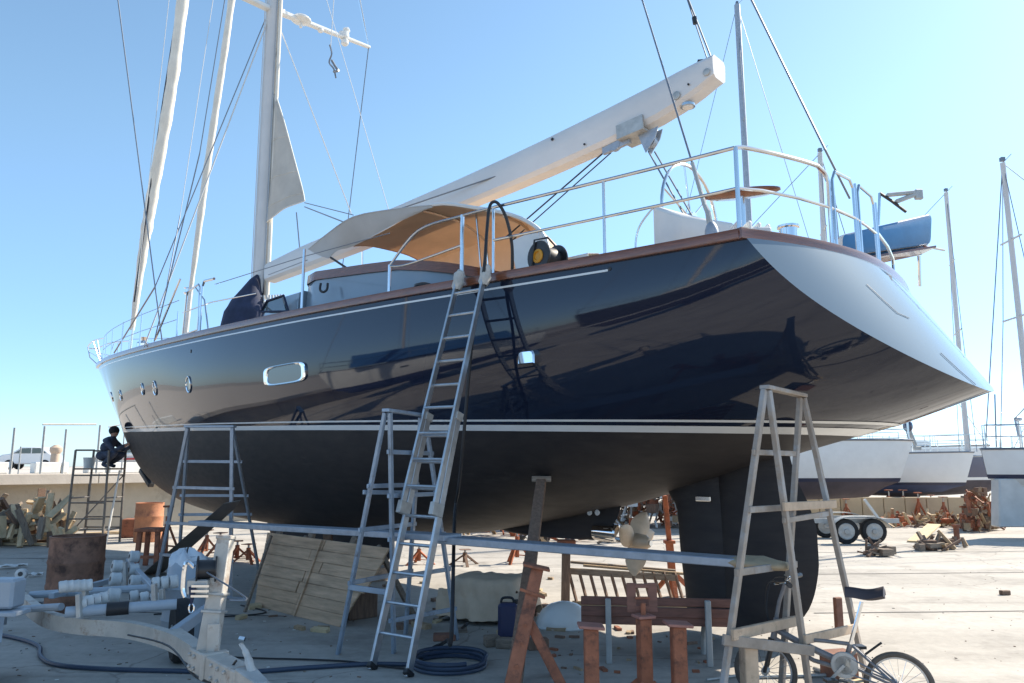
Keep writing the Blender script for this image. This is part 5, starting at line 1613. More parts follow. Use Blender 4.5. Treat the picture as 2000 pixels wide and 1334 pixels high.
# cross tubes and uprights
ct = [D(128, 1196, 6.25), D(345, 1180, 6.55)]
MB().tube(*ct, .042, n=14).build('cross_tube', 'bluegrey', tr)
MB().tube(ins(*ct, .36), ins(*ct, .56), .052, n=14).build('rubber_sleeve', 'rubber', tr)
MB().tube(D(60, 1162, 7.6), D(330, 1146, 7.4), .035, n=10).build('cross_tube', 'bluegrey', tr)
MB().tube(D(40, 1190, 6.7), D(120, 1185, 6.5), .03, n=10).build('cross_tube', 'bluegrey', tr)
MB().beam(D(100, 1164, 7.3), D(270, 1120, 9.0), .05, .05).build('cradle_beam', 'bluegrey', tr, bevel=.004)
MB().beam(D(300, 1150, 7.2), D(250, 1095, 9.4), .05, .05).build('cradle_beam', 'bluegrey', tr, bevel=.004)
for px, py0, py1, y in ((156, 1206, 1160, 6.25), (168, 1200, 1150, 6.5), (303, 1192, 1140, 6.5), (318, 1190, 1150, 6.6), (246, 1150, 1098, 8.4), (270, 1140, 1100, 8.6)):
    MB().beam(D(px, py0, y), D(px - 2, py1, y), .035, .05).build('cradle_upright', 'galv', tr, bevel=.003)
# rollers
rmesh = None
def roller(p, ax, r=.062, w=.066, hollow=True):
    prof = [(.022, -w / 2), (r * .86, -w / 2), (r, -w / 2 + .012), (r * .95, 0), (r, w / 2 - .012), (r * .86, w / 2), (.022, w / 2), (.022, w / 2 - .03)]
    o = MB().lathe(prof, p, axis=ax, n=16, cap=False).build('roller', 'roller', tr)
    MB().lathe([(.024, -w / 2 - .004), (.024, w / 2 + .004)], p, axis=ax, n=8).build('roller_pin', 'blackpl', o)
def row(px0, py0, px1, py1, y0, y1, n, r=.06):
    for k in range(n):
        f = k / max(1, n - 1)
        p = D(px0 + (px1 - px0) * f, py0 + (py1 - py0) * f, y0 + (y1 - y0) * f)
        roller(p, (.85, .5, .1), r)
row(124, 1146, 172, 1143, 6.35, 6.5, 5, .048)
row(160, 1178, 203, 1168, 6.3, 6.5, 4, .05)
row(262, 1165, 302, 1170, 6.9, 6.8, 3, .052)
row(305, 1140, 340, 1136, 7.0, 7.0, 3, .058)
for px, py, y in ((229, 1106, 8.4), (262, 1087, 8.9), (261, 1113, 8.5), (226, 1131, 8.0), (222, 1163, 7.2), (264, 1136, 7.9)):
    roller(D(px, py, y), (-.75, -.6, .1), .065, .10)
roller(D(42, 1121, 8.2), (.3, -.9, .1), .055, .09)
# wheels and mudguards
axd = Vector((.86, .5, 0)).normalized()
for c, lab in ((D(355, 1208, 7.1), 0), (D(-28, 1225, 6.45), 1)):
    c.z = .27
    w = MB().lathe([(.15, -.07), (.24, -.075), (.265, -.05), (.27, 0), (.265, .05), (.24, .075), (.15, .07)], c, axis=axd, n=28).build('wheel', 'tyre', tr)
    MB().lathe([(.16, -.05), (.12, -.02), (.05, -.055), (.05, -.08)], c, axis=axd, n=20).build('rim', 'galv', w)
    if lab:
        P = []
        for a in np.linspace(R(20), R(165), 12):
            e = Vector((-axd.y, axd.x, 0))
            q = c + e * (.34 * math.cos(a)) + Vector((0, 0, .33 * math.sin(a)))
            P.append([q - axd * .13, q + axd * .13])
        MB().sheet(P, .012).build('mudguard', 'bluegrey', tr)
fb = MB().box(D(8, 1158, 6.2), (.24, .18, .22)).build('side_locker', 'bluegrey', tr, bevel=.02)
MB().box(D(8, 1196, 6.15), (.30, .2, .035)).build('locker_shelf', 'bluegrey', fb, bevel=.006)
# pale blue plastic barrel behind the trailer
p = D(362, 1130, 7.9); p.z = 0
bar_ = MB().lathe([(.16, .0), (.2, .02), (.205, .2), (.215, .22), (.205, .24), (.205, .5), (.215, .52), (.205, .54), (.2, .70), (.17, .76), (.09, .79), (.09, .82)], p + Vector((0, 0, .0)), axis=(.05, .0, 1), n=28).build('plastic_barrel', 'bluegrey')
tag(bar_, 'pale blue plastic barrel standing behind the trailer winch post', 'barrel')
mb = MB(); P = []
for k, (r, z) in enumerate(((.18, .70), (.17, .78), (.13, .82), (.07, .86), (.02, .87))):
    P.append([p + Vector((r * math.cos(a) * (1 + .15 * math.sin(3 * a + k)), r * math.sin(a) * (1 + .12 * math.sin(4 * a)), z + .03 * math.sin(5 * a + k))) for a in np.linspace(0, 2 * math.pi, 25)[:-1]])
o = MB().grid(P, closed=True).build('plastic_sheet', mat('clear_plastic_sheet', (.62, .66, .70), .3, bump=.3, bscale=8), angle=70); tag(o, 'crumpled white plastic sheet lying over the pale blue barrel', 'sheet')
# scraps of plastic on the ground
for k, (px, py, L, w, lab) in enumerate(((25, 1110, .42, .16, 'long white plastic scrap on the shaded ground at the left edge'), (68, 1127, .22, .12, 'small crumpled white scrap lying left of the rusty drum'), (112, 1094, .12, .05, 'black bit of rubber lying left of the rusty drum'), (95, 1186, .34, .12, 'dark flat board lying below the rusty drum'))):
    p = G(px, py); a = [.6, .3, .1, .05][k]
    d = Vector((math.cos(a), math.sin(a), 0)); s_ = Vector((-d.y, d.x, 0))
    P = [[p + d * (L * (u - .5)) + s_ * (w * (v - .5) * (1 + .3 * math.sin(u * 5))) + Vector((0, 0, .015 + .05 * abs(math.sin(u * 6 + v * 3)))) for u in np.linspace(0, 1, 8)] for v in np.linspace(0, 1, 4)]
    o = MB().sheet(P, .006).build('plastic_scrap' if k < 2 else 'rubber_scrap', 'whitevinyl' if k < 2 else 'blackpl'); tag(o, lab, 'scrap', 'scraps on the ground')
# ------------------------------------------------------------------ boat stands, other boats, far trailer, bicycle, deck extras
def make_stand(name, label, m, h=1.0, spread_=.30, group=None, head='plate'):
    t = thing(name, label, 'boat stand', (0, 0, 0), group)
    MB().tube((0, 0, h * .18), (0, 0, h * .80), .045, n=8).build('post', m, t)
    for k in range(3):
        a = k * 2 * math.pi / 3 + .5
        MB().beam((0, 0, h * .70), (spread_ * h * 1.1 * math.cos(a), spread_ * h * 1.1 * math.sin(a), 0), .055, .05).build('leg', m, t)
        MB().beam((0, 0, h * .25), (spread_ * h * .78 * math.cos(a), spread_ * h * .78 * math.sin(a), h * .22), .03, .03).build('tie', m, t)
    MB().tube((0, 0, h * .78), (0, 0, h * .97), .022, n=8).build('screw', 'galv', t)
    MB().box((0, 0, h * .985), (.22, .22, .03)).build('top_plate', m, t)
    return t
sp_ = [  # px foot, py foot, py top, material, label
    (1010, 1100, 1030, 'rust2', 'orange boat stand in the sun seen under the yacht left of the brown prop top'),
    (908, 1104, 1066, 'prop', 'dark brown stand in shade behind the tarpaulin'),
    (818, 1102, 1058, 'rust2', 'orange boat stand seen between the rungs of the leaning ladder'),
    (484, 1100, 1056, 'rust2', 'orange boat stand seen at the left edge of the plank panel'),
    (462, 1098, 1050, 'rust2', 'orange boat stand between the winch post and the plank panel'),
    (428, 1090, 1035, 'rust', 'red boat stand right behind the top of the winch post'),
    (402, 1086, 1030, 'rust', 'red boat stand between the metal sheet and the winch'),
    (322, 1092, 985, 'rust', 'tall red boat stand under the yacht forefoot'),
    (1655, 1020, 972, 'rust', 'red stand under the nearest white yacht, just right of the stern trestle'),
    (1693, 1018, 958, 'rust', 'red stand under the nearest white yacht, left of the pale panels'),
    (1740, 1018, 955, 'rust', 'reddish stand before the pale panels'),
    (1768, 1018, 955, 'rust', 'reddish stand right of the middle of the pale panels'),
    (1797, 1020, 960, 'rust2', 'rusty orange stand in front of the pale panels under the second white yacht'),
    (1822, 1018, 965, 'rust', 'short red stand under the second white yacht'),
    (1846, 1022, 968, 'rust', 'leaning red stand at the right end of the pale panels'),
    (1862, 1018, 980, 'rust', 'low red stand left of the scrap heap on the right'),
]
protos = {}
for i, (px, py, pt_, m, lab) in enumerate(sp_):
    p = G(px, py); h = EYE - (pt_ - 910) / FOC * p.y
    if m not in protos:
        t = make_stand('boat_stand', lab, m, 1.0, .30, 'boat stands propping hulls further back')
        protos[m] = t
        src = t
    else:
        t = copy_tree(protos[m]); t['label'] = lab
    t.location = p; t.scale = (.85, .85, h); t.rotation_euler = (0, 0, rng.uniform(0, 3))
# tall orange prop beside the propeller
p = G(1318, 1165); q = D(1298, 968, p.y - .15)
t = thing('orange_prop', 'tall orange steel prop standing under the stern between propeller and rudder', 'prop', p)
MB().beam(p + Vector((-.01, 0, .0)), ins(p, q, .55), .10, .09, up=(1, 0, 0)).build('post', 'rust2', t, bevel=.004)
MB().beam(ins(p, q, .45), q, .062, .06, up=(1, 0, 0)).build('inner_post', 'rust2', t, bevel=.004)
MB().box(ins(p, q, .54), (.14, .13, .04)).build('collar', 'rust2', t, bevel=.004)
for a in (.4, 2.4, 4.6):
    MB().beam(ins(p, q, .25), p + Vector((.34 * math.cos(a), .3 * math.sin(a), 0)), .05, .05).build('leg', 'rust2', t)
p = G(1104, 1188); q = D(1106, 1058, p.y)
t = thing('forked_prop', 'brown square prop with a screw head under the deadwood of the yacht', 'prop', p)
MB().beam(p, ins(p, q, .82), .105, .10, up=(1, 0, 0)).build('post', 'prop', t, bevel=.005)
MB().tube(ins(p, q, .8), q, .03).build('screw', 'rust', t)
MB().box(q, (.22, .16, .05)).build('head', 'rust', t, bevel=.005)
p = G(645, 1130); q = PT(640, 990, .6)
t = thing('keel_prop', 'dark timber prop against the hull behind the plank panel', 'prop', p)
MB().beam(Vector((q.x, q.y + .2, 0)), q, .12, .12, up=(1, 0, 0)).build('timber', 'prop', t)
# keel blocks hidden behind the planks
for k, s in enumerate((7.0, 8.2, 9.3)):
    o = MB().box(W(s, 0, .095), (.5, .5, .19), Matrix.Rotation(.75, 3, 'Z')).build('keel_block', 'woodold', bevel=.01)
    tag(o, ['aftmost timber block carrying the yacht keel', 'middle timber block carrying the yacht keel', 'foremost timber block carrying the yacht keel'][k], 'block', 'keel blocks')

# ladders lying on edge behind the bench
lp0, lp1 = G(1118, 1186), G(1345, 1192)
lt = thing('lying_ladder', 'old wooden ladder lying on edge behind the bench under the stern', 'ladder', (lp0 + lp1) / 2)
ld = (lp1 - lp0).normalized(); lh = .42
MB().beam(lp0 + Vector((0, 0, .04)), lp1 + Vector((0, 0, .04)), .04, .07).build('stile', 'wood', lt, bevel=.004)
MB().beam(lp0 + Vector((-.12, .1, lh)), lp1 + Vector((-.1, .1, lh - .06)), .045, .075).build('stile', 'woodold', lt, bevel=.004)
for f in np.linspace(.04, .97, 11):
    MB().beam(ins(lp0, lp1, f) + Vector((0, 0, .05)), ins(lp0, lp1, f) + Vector((-.09, .1, lh)), .028, .028).build('rung', 'prop', lt)
for k, (dz, dy, dx) in enumerate(((lh + .06, .12, .15), (lh + .09, .2, .0))):
    o = MB().beam(lp0 + Vector((dx, dy, dz)), lp1 + Vector((dx - .1, dy, dz - .08)), .07, .028).build('wooden_lath', 'woodold' if k else 'wood', bevel=.003)
    tag(o, ['pale slat lying on top of the wooden ladder behind the bench', 'weathered slat lying behind the pale slat on the ladder'][k], 'slat')

# ---- heaps of scrap stands and debris far under the hulls
def heap(px0, px1, y0, y1, hmax, n, mats, label, name='scrap_heap'):
    objs = {}
    for k in range(n):
        px = rng.uniform(px0, px1); y = rng.uniform(y0, y1)
        mid = 1 - abs((px - (px0 + px1) / 2) / ((px1 - px0) / 2)) ** 3
        c = D(px, 1000, y); c.z = .05 + hmax * mid * rng.random()
        d = Vector((rng.gauss(0, .5), rng.gauss(0, .4), rng.gauss(0, .8))).normalized()
        L = rng.uniform(.2, .6)
        m = rng.choice(mats)
        mb = objs.setdefault(m, MB())
        a, b = c - d * L / 2, c + d * L / 2
        a.z = max(a.z, .02); b.z = max(b.z, .02)
        if rng.random() < .75: mb.beam(a, b, rng.uniform(.03, .09), rng.uniform(.03, .06))
        else: mb.box(c, (rng.uniform(.1, .3), rng.uniform(.1, .3), rng.uniform(.08, .25)), Matrix.Rotation(rng.uniform(0, 3), 3, 'Z'))
    root = None
    for m, mb in objs.items():
        o = mb.build(name if root is None else 'scrap_pieces', m, root)
        if root is None: root = stuff(tag(o, label, 'scrap heap'))
    return root
heap(1205, 1335, 21.5, 24, 1.15, 190, ['rust', 'whitematte', 'wood', 'prop', 'rust2', 'woodold', 'whitematte'], 'jumbled heap of red and white scrap seen between propeller and skeg')
heap(1015, 1200, 17, 20, .42, 70, ['whitematte', 'woodold', 'wood', 'rust2', 'blackpl'], 'low line of scrap and timber seen below the hull behind the brown prop')
heap(905, 1010, 19, 21, .5, 60, ['rust2', 'rust', 'wood', 'whitematte'], 'heap of orange scrap seen below the hull right of the ladder')
heap(1880, 1945, 20.5, 22.5, 1.0, 150, ['rust', 'rust', 'woodold', 'prop', 'wood'], 'tall rusty heap of boat stands beside the rightmost white hull')
heap(1715, 1880, 22, 23.2, .22, 110, ['rust2', 'wood', 'prop', 'woodpale'], 'low rusty scrap lying along the foot of the pale panels')
heap(1790, 1880, 16.0, 17.0, .07, 26, ['prop', 'woodold', 'wood'], 'scattered broken timber on the sunlit concrete', 'broken_timber')
heap(1682, 1738, 15.0, 15.5, .06, 16, ['prop', 'woodold'], 'small bundle of dark sticks on the sunlit concrete', 'stick_bundle')
a = G(1786, 1060); b = G(1826, 1042) + Vector((0, 0, .22))
tag(MB().beam(a + Vector((0, 0, .02)), b, .30, .04).build('pale_board', 'woodpale', bevel=.004), 'broad pale board resting aslant on broken timber', 'board')
a = G(1870, 1060)
tag(MB().lathe([(.06, 0), (.06, .34), (.09, .36), (.09, .40)], a, n=10).build('short_bollard', 'rust'), 'short post standing at the right end of the broken timber', 'post')

# ---- pale wall panels and low kerb behind the white yachts
fw = thing('yard_wall', 'low cream panelled wall behind the white yachts on the right', 'wall', D(1720, 1015, 24.2))
x0 = 1560
for k in range(9):
    a, b = D(x0 + k * 42, 1000, 24.2), D(x0 + k * 42 + 40.5, 1000, 24.2)
    a.z = b.z = 0
    MB().prism([a, b, b + Vector((0, 0, .74)), a + Vector((0, 0, .74))], (0, .2, 0)).build('wall_panel', 'creamwall' if 'creamwall' in M else M.setdefault('creamwall', mat('cream_wall', (.52, .42, .28), .8, var=.1, vscale=2)), fw, bevel=.01)

# ---- other boats
def sailboat(name, label, bow, head, L, B, zk, zb, zw, zsh, rise, topm, stripem, botm, mast=None, window=True, rails=True, rake=.5, keel=True, cabin=True, cat='yacht', group=None, mastm='mast', transom=.75, extra=None):
    """bow: ground point below the stem head; head: angle of the bow direction"""
    hd_ = Vector((math.cos(head), math.sin(head), 0)); sd_ = Vector((-hd_.y, hd_.x, 0))
    t = thing(name, label, cat, Vector((bow[0], bow[1], 0)) - hd_ * L * .5, group)
    org = Vector((bow[0], bow[1], 0))
    def pt(x, y, z): return org - hd_ * x + sd_ * y + Vector((0, 0, z))
    stx = list(np.linspace(0, 1, 26))
    def bb_(u): return B / 2 * (min(1, (u / .55)) ** .62 if u < .55 else 1 - (1 - transom) * ((u - .55) / .45) ** 1.6) + .01
    def zz(u): return zsh + rise * (1 - u) ** 1.5
    def zbo(u):
        if u < .06: return zw + (zz(0) - zw) * (1 - u / .06) ** 1 * .0 + (zb - zw) * (u / .06) ** .5 * .35
        f = (u - .06) / .94
        return zw + (zb - zw) * (.35 + .65 * math.sin(math.pi * min(1, f * .75 + .18)) ** .8)
    def row(u, qa, qb, n):
        r = []
        for q in np.linspace(qa, qb, n):
            z = q
            zbt = zbo(u); x_ = (z - zbt) / max(zz(u) - zbt, .01); x_ = min(max(x_, 0), 1)
            yy = bb_(u) * (1 - (1 - x_) ** 2.6) ** .5
            xo = u * L + rake * (1 - u) ** 4 * (zz(u) - z) / max(zz(0) - zw, .1)
            r.append((xo, yy, z))
        return r
    def piece(nm, m, lo, hi, n=7):
        for s_ in (1, -1):
            P = []
            for u in stx:
                a, b = lo(u), hi(u)
                P.append([pt(x, y * s_, z) for x, y, z in row(u, a, b, n)])
            MB().grid(P).build(nm, m, t)
    piece('hull', topm, lambda u: zw + .10, zz)
    piece('waterline_stripe', stripem, lambda u: zw, lambda u: zw + .10, 3)
    piece('hull_bottom', botm, zbo, lambda u: zw, 8)
    P = [[pt(x, y * q, z) for q in np.linspace(-1, 1, 7)] for x, y, z in row(1, zbo(1), zz(1), 8)]
    MB().grid(P).build('transom', topm, t)
    P = [[pt(u * L, bb_(u) * q, zz(u) - .02 + .05 * (1 - q * q)) for q in np.linspace(-1, 1, 5)] for u in stx]
    MB().sheet(P, .02).build('deck', 'white', t)
    for s_ in (1, -1):
        MB().path([pt(u * L, s_ * bb_(u), zz(u) + .02) for u in stx], .03, n=6).build('toe_rail', 'wire', t)
    if cabin:
        P = []
        for z, i in ((0, 0), (.28, .12), (.36, .3)):
            P.append([pt(L * x, y * (B / 2 - .35 - i), zz(x) + z) for x, y in ((.30 + i * .1, .35), (.45, .8), (.68, .9), (.68, -.9), (.45, -.8), (.30 + i * .1, -.35))])
        mb = MB().grid(P, closed=True); mb.f.append(tuple(12 + i for i in range(6)))
        mb.build('coachroof', 'white', t, angle=30)
    if window:
        for s_ in (1, -1):
            P = []
            u = .35
            c = row(u, zw + (zz(u) - zw) * .62, zz(u), 2)[0]
            d = row(u + .05, zw + (zz(u) - zw) * .62, zz(u), 2)[0]
            a = pt(c[0], c[1] * s_, c[2]); b = pt(d[0], d[1] * s_, d[2])
            MB().beam(a, b, .03, .12, up=(0, 0, 1)).build('window', 'glass', t, bevel=.01)
    if rails:
        for s_ in (1, -1):
            us = np.linspace(.0, .95, 8)
            for u in us:
                MB().tube(pt(u * L + .1, s_ * max(.05, bb_(u) - .05), zz(u)), pt(u * L + .1, s_ * max(.05, bb_(u) - .05), zz(u) + .6), .016, n=5).build('stanchion', 'steel', t)
            for h in (.32, .6):
                MB().path([pt(u * L + .1, s_ * max(.05, bb_(u) - .05), zz(u) + h) for u in us], .010 if h < .5 else .014, n=5).build('lifeline', 'steel', t)
    if keel:
        c0_ = .42 * L; c1_ = .58 * L
        P = []
        for z, k in ((zb + .05, 0), (zk, .12)):
            P.append([pt(c0_ + k * 2 + (c1_ - c0_) * (.5 - .5 * math.cos(a)), .12 * math.sin(a), z) for a in np.linspace(0, 2 * math.pi, 17)[:-1]])
        mb = MB().grid(P, closed=True); mb.f.append(tuple(16 + i for i in range(16)))
        mb.build('keel', botm, t)
        MB().beam(pt(L * .93, 0, zb + .35), pt(L * .95, 0, zk + .25), .08, .42, up=hd_).build('rudder', botm, t)
    if mast:
        u, H_, r_, lean = mast
        b_ = pt(u * L, 0, zz(u)); tp = pt(u * L, 0, H_) + Vector(lean)
        mm = MB().path([b_, tp], [r_, r_ * .85], n=10).build('mast', mastm, t)
        for f in (.45, .72):
            c = b_.lerp(tp, f)
            MB().tube(c - sd_ * B * .32 * (1.2 - f), c + sd_ * B * .32 * (1.2 - f), .025, n=6).build('spreader', mastm, mm)
        for s_ in (1, -1):
            MB().path([tp, b_.lerp(tp, .45) + sd_ * s_ * B * .24, pt(u * L, s_ * (B / 2 - .05), zz(u))], .011, n=5).build('shroud', 'wire', t)
        MB().tube(tp, pt(.1, 0, zz(0)), .014, n=5).build('forestay', 'wire', t)
        MB().tube(tp, pt(L * .98, 0, zz(1)), .011, n=5).build('backstay', 'wire', t)
        MB().box(tp + Vector((0, 0, .1)), (.10, .10, .10)).build('masthead', 'wire', mm)
        MB().tube(tp, tp + Vector((.25, 0, .25)), .008, n=5).build('wind_vane', 'wire', mm)
    return t, pt, zz, bb_
M['gel_grey'] = mat('pale_grey_gelcoat', (.74, .75, .74), .3, coat=.2, var=.03)
M['gel_white'] = mat('chalky_gelcoat', (.80, .80, .78), .35, var=.04)
M['navystripe'] = mat('navy_stripe', (.03, .035, .07), .4)
M['bottomdark'] = mat('dark_purple_antifouling', (.075, .06, .07), .75, var=.2, vscale=2)
M['bottomblue'] = mat('blue_antifouling', (.05, .065, .13), .75, var=.2, vscale=2)
M['bottomgrey'] = mat('grey_bottom_primer', (.58, .58, .56), .7, var=.1, vscale=3)
M['bluehull'] = mat('dark_blue_gelcoat', (.055, .065, .12), .25, coat=.4)
b1 = D(1783, 862, 21.5)
sailboat('sailing_yacht', 'nearest white sailing yacht on the right with navy waterline stripe and oval hull window', b1, R(-12), 10.5, 3.2, .25, .72, EYE - (940 - 910) / FOC * 21.5, b1.z - .02, .04, 'gel_white', 'navystripe', 'bottomdark', mast=(.20, 11.0, .085, (.2, 0, 0)), group='white yachts laid up on the right', rake=.42)
b2 = D(1903, 890, 26.5)
ya, ypt, yzz, ybb = sailboat('sailing_yacht', 'second white sailing yacht, lower and behind the nearest white one, with blue antifouling', b2, R(-20), 9.5, 3.0, .3, .75, EYE - (947 - 910) / FOC * 26.5, b2.z - .01, .12, 'gel_grey', 'navystripe', 'bottomblue', mast=(.02, 11.46, .085, (.1, 0, 0)), group='white yachts laid up on the right', rake=.35, window=False)
b3 = D(1916, 880, 19.0)
sailboat('sailing_yacht', 'rightmost white hull cut by the picture edge, with a tall grey keel', (b3.x, b3.y), R(176), 9.0, 3.0, .15, .95, EYE - (934 - 910) / FOC * 19, b3.z, .02, 'gel_grey', 'navystripe', 'bottomgrey', mast=(.137, 9.45, .075, (0, 0, 0)), group='white yachts laid up on the right', rake=.1, window=False, cabin=True)
# its keel block / rudder that reaches to the ground
p = D(1978, 1000, 18.6)
MB().prism([D(1952, 935, 18.7), D(2040, 935, 18.7), D(2030, 1030, 18.7), D(1952, 1030, 18.7)], (0, .35, 0)).build('work_skirt', 'bottomgrey', ya if False else bpy.data.objects['sailing_yacht.003'], bevel=.03)
b4 = D(1962, 940, 23.0)
sailboat('sailing_yacht', 'dark blue hull with grey bottom between the two white yachts on the right', D(1962, 900, 29.5), R(8), 8.5, 2.8, .3, .60, EYE - (936 - 910) / FOC * 29.5, EYE - (896 - 910) / FOC * 29.5, .1, 'bluehull', 'gel_white', 'bottomdark', mast=None, rake=.1, window=False, keel=True, cabin=False)
# yacht hidden behind the big one; only its mast shows
bb1 = D(1560, 880, 30)
sailboat('sailing_yacht', 'yacht behind the big navy one of which only the tall pale grey mast shows', (13.77, 29.3), R(-10), 9.5, 3.0, .3, .75, 1.25, 2.25, .05, 'gel_white', 'navystripe', 'bottomblue', mast=(.44, 21.1, .14, (-.06, 0, 0)), rails=False, mastm='aludull')
# small extra things on the white yachts: outboard on a rail, wind generator, masts' gear
p = D(1773, 832, 22)
ob = thing('outboard_motor', 'small dark blue outboard motor clamped on the rail of a white yacht', 'outboard motor', p)
MB().ball(p, .16, scale=(.8, 1, 1.1)).build('cowling', 'bluehull', ob)
MB().beam(p, p + Vector((.18, 0, -.55)), .07, .09).build('shaft', 'galv', ob, bevel=.01)
MB().box(p + Vector((.22, 0, -.62)), (.22, .06, .10)).build('gearcase', 'galv', ob, bevel=.01)
p = D(1988, 818, 19.2)
wg = thing('wind_generator', 'small white wind generator on a thin pole at the right picture edge', 'wind generator', (p.x, p.y, 2.0))
MB().tube((p.x, p.y, 1.9), (p.x, p.y, p.z), .022).build('pole', 'white', wg)
MB().lathe([(.05, -.1), (.07, 0), (.03, .12)], p, axis=(-.9, -.4, 0), n=10).build('body', 'aludull', wg)
for k in range(3):
    a = k * 2 * math.pi / 3 + .4
    MB().beam(p + Vector((-.1, -.04, 0)), p + Vector((-.1, -.04, 0)) + Vector((-.15 * math.cos(a), .3 * math.cos(a), .42 * math.sin(a))), .05, .012).build('blade', 'aludull', wg)
# long thin masts of boats beyond
for k, (px0, py0, px1, py1, y, r, lab) in enumerate(((1943, 770, 1941, 905, 34, .03, 'thin dark antenna mast right of the second white yacht mast'), (1952, 322, 2012, 900, 27, .10, 'tall dark grey mast leaning left at the right picture edge'))):
    if k == 1: continue
    a, b = D(px0, py0, y), D(px1, py1, y)
    o = MB().tube((b.x, b.y, 0), a, r).build('antenna_mast', 'wire'); tag(o, lab, 'mast')

# ---- far tandem trailer
p = G(1680, 1062)
ft = thing('tandem_trailer', 'grey tandem-axle trailer parked near the white yachts', 'trailer', p)
for s_ in (0, 1.5):
    for dx in (-.31, .31):
        c = p + Vector((dx + s_ * .1, s_, .27))
        w = MB().lathe([(.15, -.08), (.25, -.08), (.275, -.05), (.275, .05), (.25, .08), (.15, .08)], c, axis=(.1, 1, 0), n=24).build('wheel', 'tyre', ft)
        MB().lathe([(.18, -.082), (.165, -.092), (.12, -.085), (.06, -.10), (.05, -.12), (.001, -.12)], c, axis=(.1, 1, 0), n=20).build('rim', 'galv', w)
    P = []
    for f in np.linspace(0, 1, 13):
        x = -.68 + 1.36 * f; z = .60 - .25 * (2 * f - 1) ** 4
        P.append([p + Vector((x + s_ * .1, -.13 + s_, z)), p + Vector((x + s_ * .1, .13 + s_, z))])
    MB().sheet(P, .015).build('mudguard', 'galv', ft)
for dy in (.22, 1.28):
    MB().beam(p + Vector((-2.4, dy, .48)), p + Vector((1.0, dy, .48)), .06, .10).build('frame_rail', 'galv', ft)
for dx in (-2.0, -1.0, .8):
    MB().beam(p + Vector((dx, .2, .48)), p + Vector((dx, 1.3, .48)), .06, .08).build('cross_member', 'galv', ft)
MB().beam(p + Vector((-2.4, .75, .48)), p + Vector((-3.6, .75, .48)), .08, .10).build('drawbar', 'galv', ft)
MB().beam(p + Vector((-1.4, .3, .5)), p + Vector((-1.35, .3, 1.0)), .06, .05).build('support_post', 'whitematte', ft)
MB().beam(p + Vector((.6, .3, .5)), p + Vector((.3, .3, .95)), .06, .05).build('support_post', 'whitematte', ft)
tag(MB().tube(G(1772, 1010) + Vector((0, 0, .0)), G(1772, 1010) + Vector((.08, 0, .5)), .05).build('jockey_post', 'whitematte'), 'short pale post standing behind the tandem trailer', 'post')

# ---- bicycle
def Bk(px, py, off=0.0):
    y = 5.93 - (px - 1492) / 263 * .40 + off
    return D(px, py, y)
rh = Bk(1755, 1315); fh = Bk(1494, 1287)
rh.z = fh.z = .222
e = (rh - fh).normalized(); sdv = Vector((-e.y, e.x, 0))
bk = thing('bicycle', 'small grey folding bicycle with dusty tyres standing behind the stern trestle', 'bicycle', (fh + rh) / 2 * 1.0)
bk.location.z = 0
def wheel_b(c, name):
    ring = [c + e * (.205 * math.cos(a)) + Vector((0, 0, .205 * math.sin(a))) for a in np.linspace(0, 2 * math.pi, 41)[:-1]]
    w = MB().path(ring, .019, n=8, closed=True).build('wheel', 'tyredusty', bk)
    MB().path([c + e * (.183 * math.cos(a)) + Vector((0, 0, .183 * math.sin(a))) for a in np.linspace(0, 2 * math.pi, 41)[:-1]], .009, n=6, closed=True).build('rim', 'alu', w)
    MB().lathe([(.022, -.045), (.028, -.03), (.016, 0), (.028, .03), (.022, .045)], c, axis=sdv, n=10).build('hub', 'galv', w)
    for k in range(20):
        a = k * math.pi / 10
        s_ = (.03 if k % 2 else -.03)
        MB().tube(c + sdv * s_, c + e * (.183 * math.cos(a)) + Vector((0, 0, .183 * math.sin(a))), .0016, n=4, cap=False).build('spoke', 'steel', w)
wheel_b(rh, 'rear'); wheel_b(fh, 'front')
bbk = Bk(1650, 1296); head = Bk(1514, 1228); seatt = Bk(1683, 1176); seatj = Bk(1661, 1258)
fr = MB()
fr.path([head, Bk(1560, 1254), bbk], [.022, .024, .024], n=10)
fr.path([Bk(1512, 1246), Bk(1590, 1290), Bk(1645, 1306)], .016, n=8)
fr.path([Bk(1585, 1250), Bk(1612, 1252), seatj], .014, n=8)
fr.path([bbk, seatj], .018, n=8)
for s_ in (-1, 1):
    fr.path([seatj, rh + sdv * .055 * s_], .010, n=6)
    fr.path([bbk, rh + sdv * .055 * s_], .011, n=6)
fr.tube(Bk(1517, 1208), Bk(1510, 1250), .024)
fr.build('frame', 'bikeframe', bk)
MB().tube(seatj, seatt, .014).build('seat_post', 'chrome', bk)
fk = MB()
fk.tube(Bk(1508, 1246), Bk(1507, 1262), .03)
for s_ in (-1, 1): fk.path([Bk(1508, 1256) + sdv * .05 * s_, fh + sdv * .055 * s_], .013, n=6)
fk.build('fork', 'blackpl', bk)
stm = MB().path([Bk(1515, 1215), Bk(1522, 1175), Bk(1535, 1135)], .015, n=8).build('stem', 'bikeframe', bk)
hb_ = Bk(1537, 1132)
bar_b = MB().path(smooth_path([hb_ - sdv * .27 + e * .05, hb_ - sdv * .12, hb_, hb_ + sdv * .12, hb_ + sdv * .27 + e * .05], 4), .012, n=8).build('handlebar', 'chrome', bk)
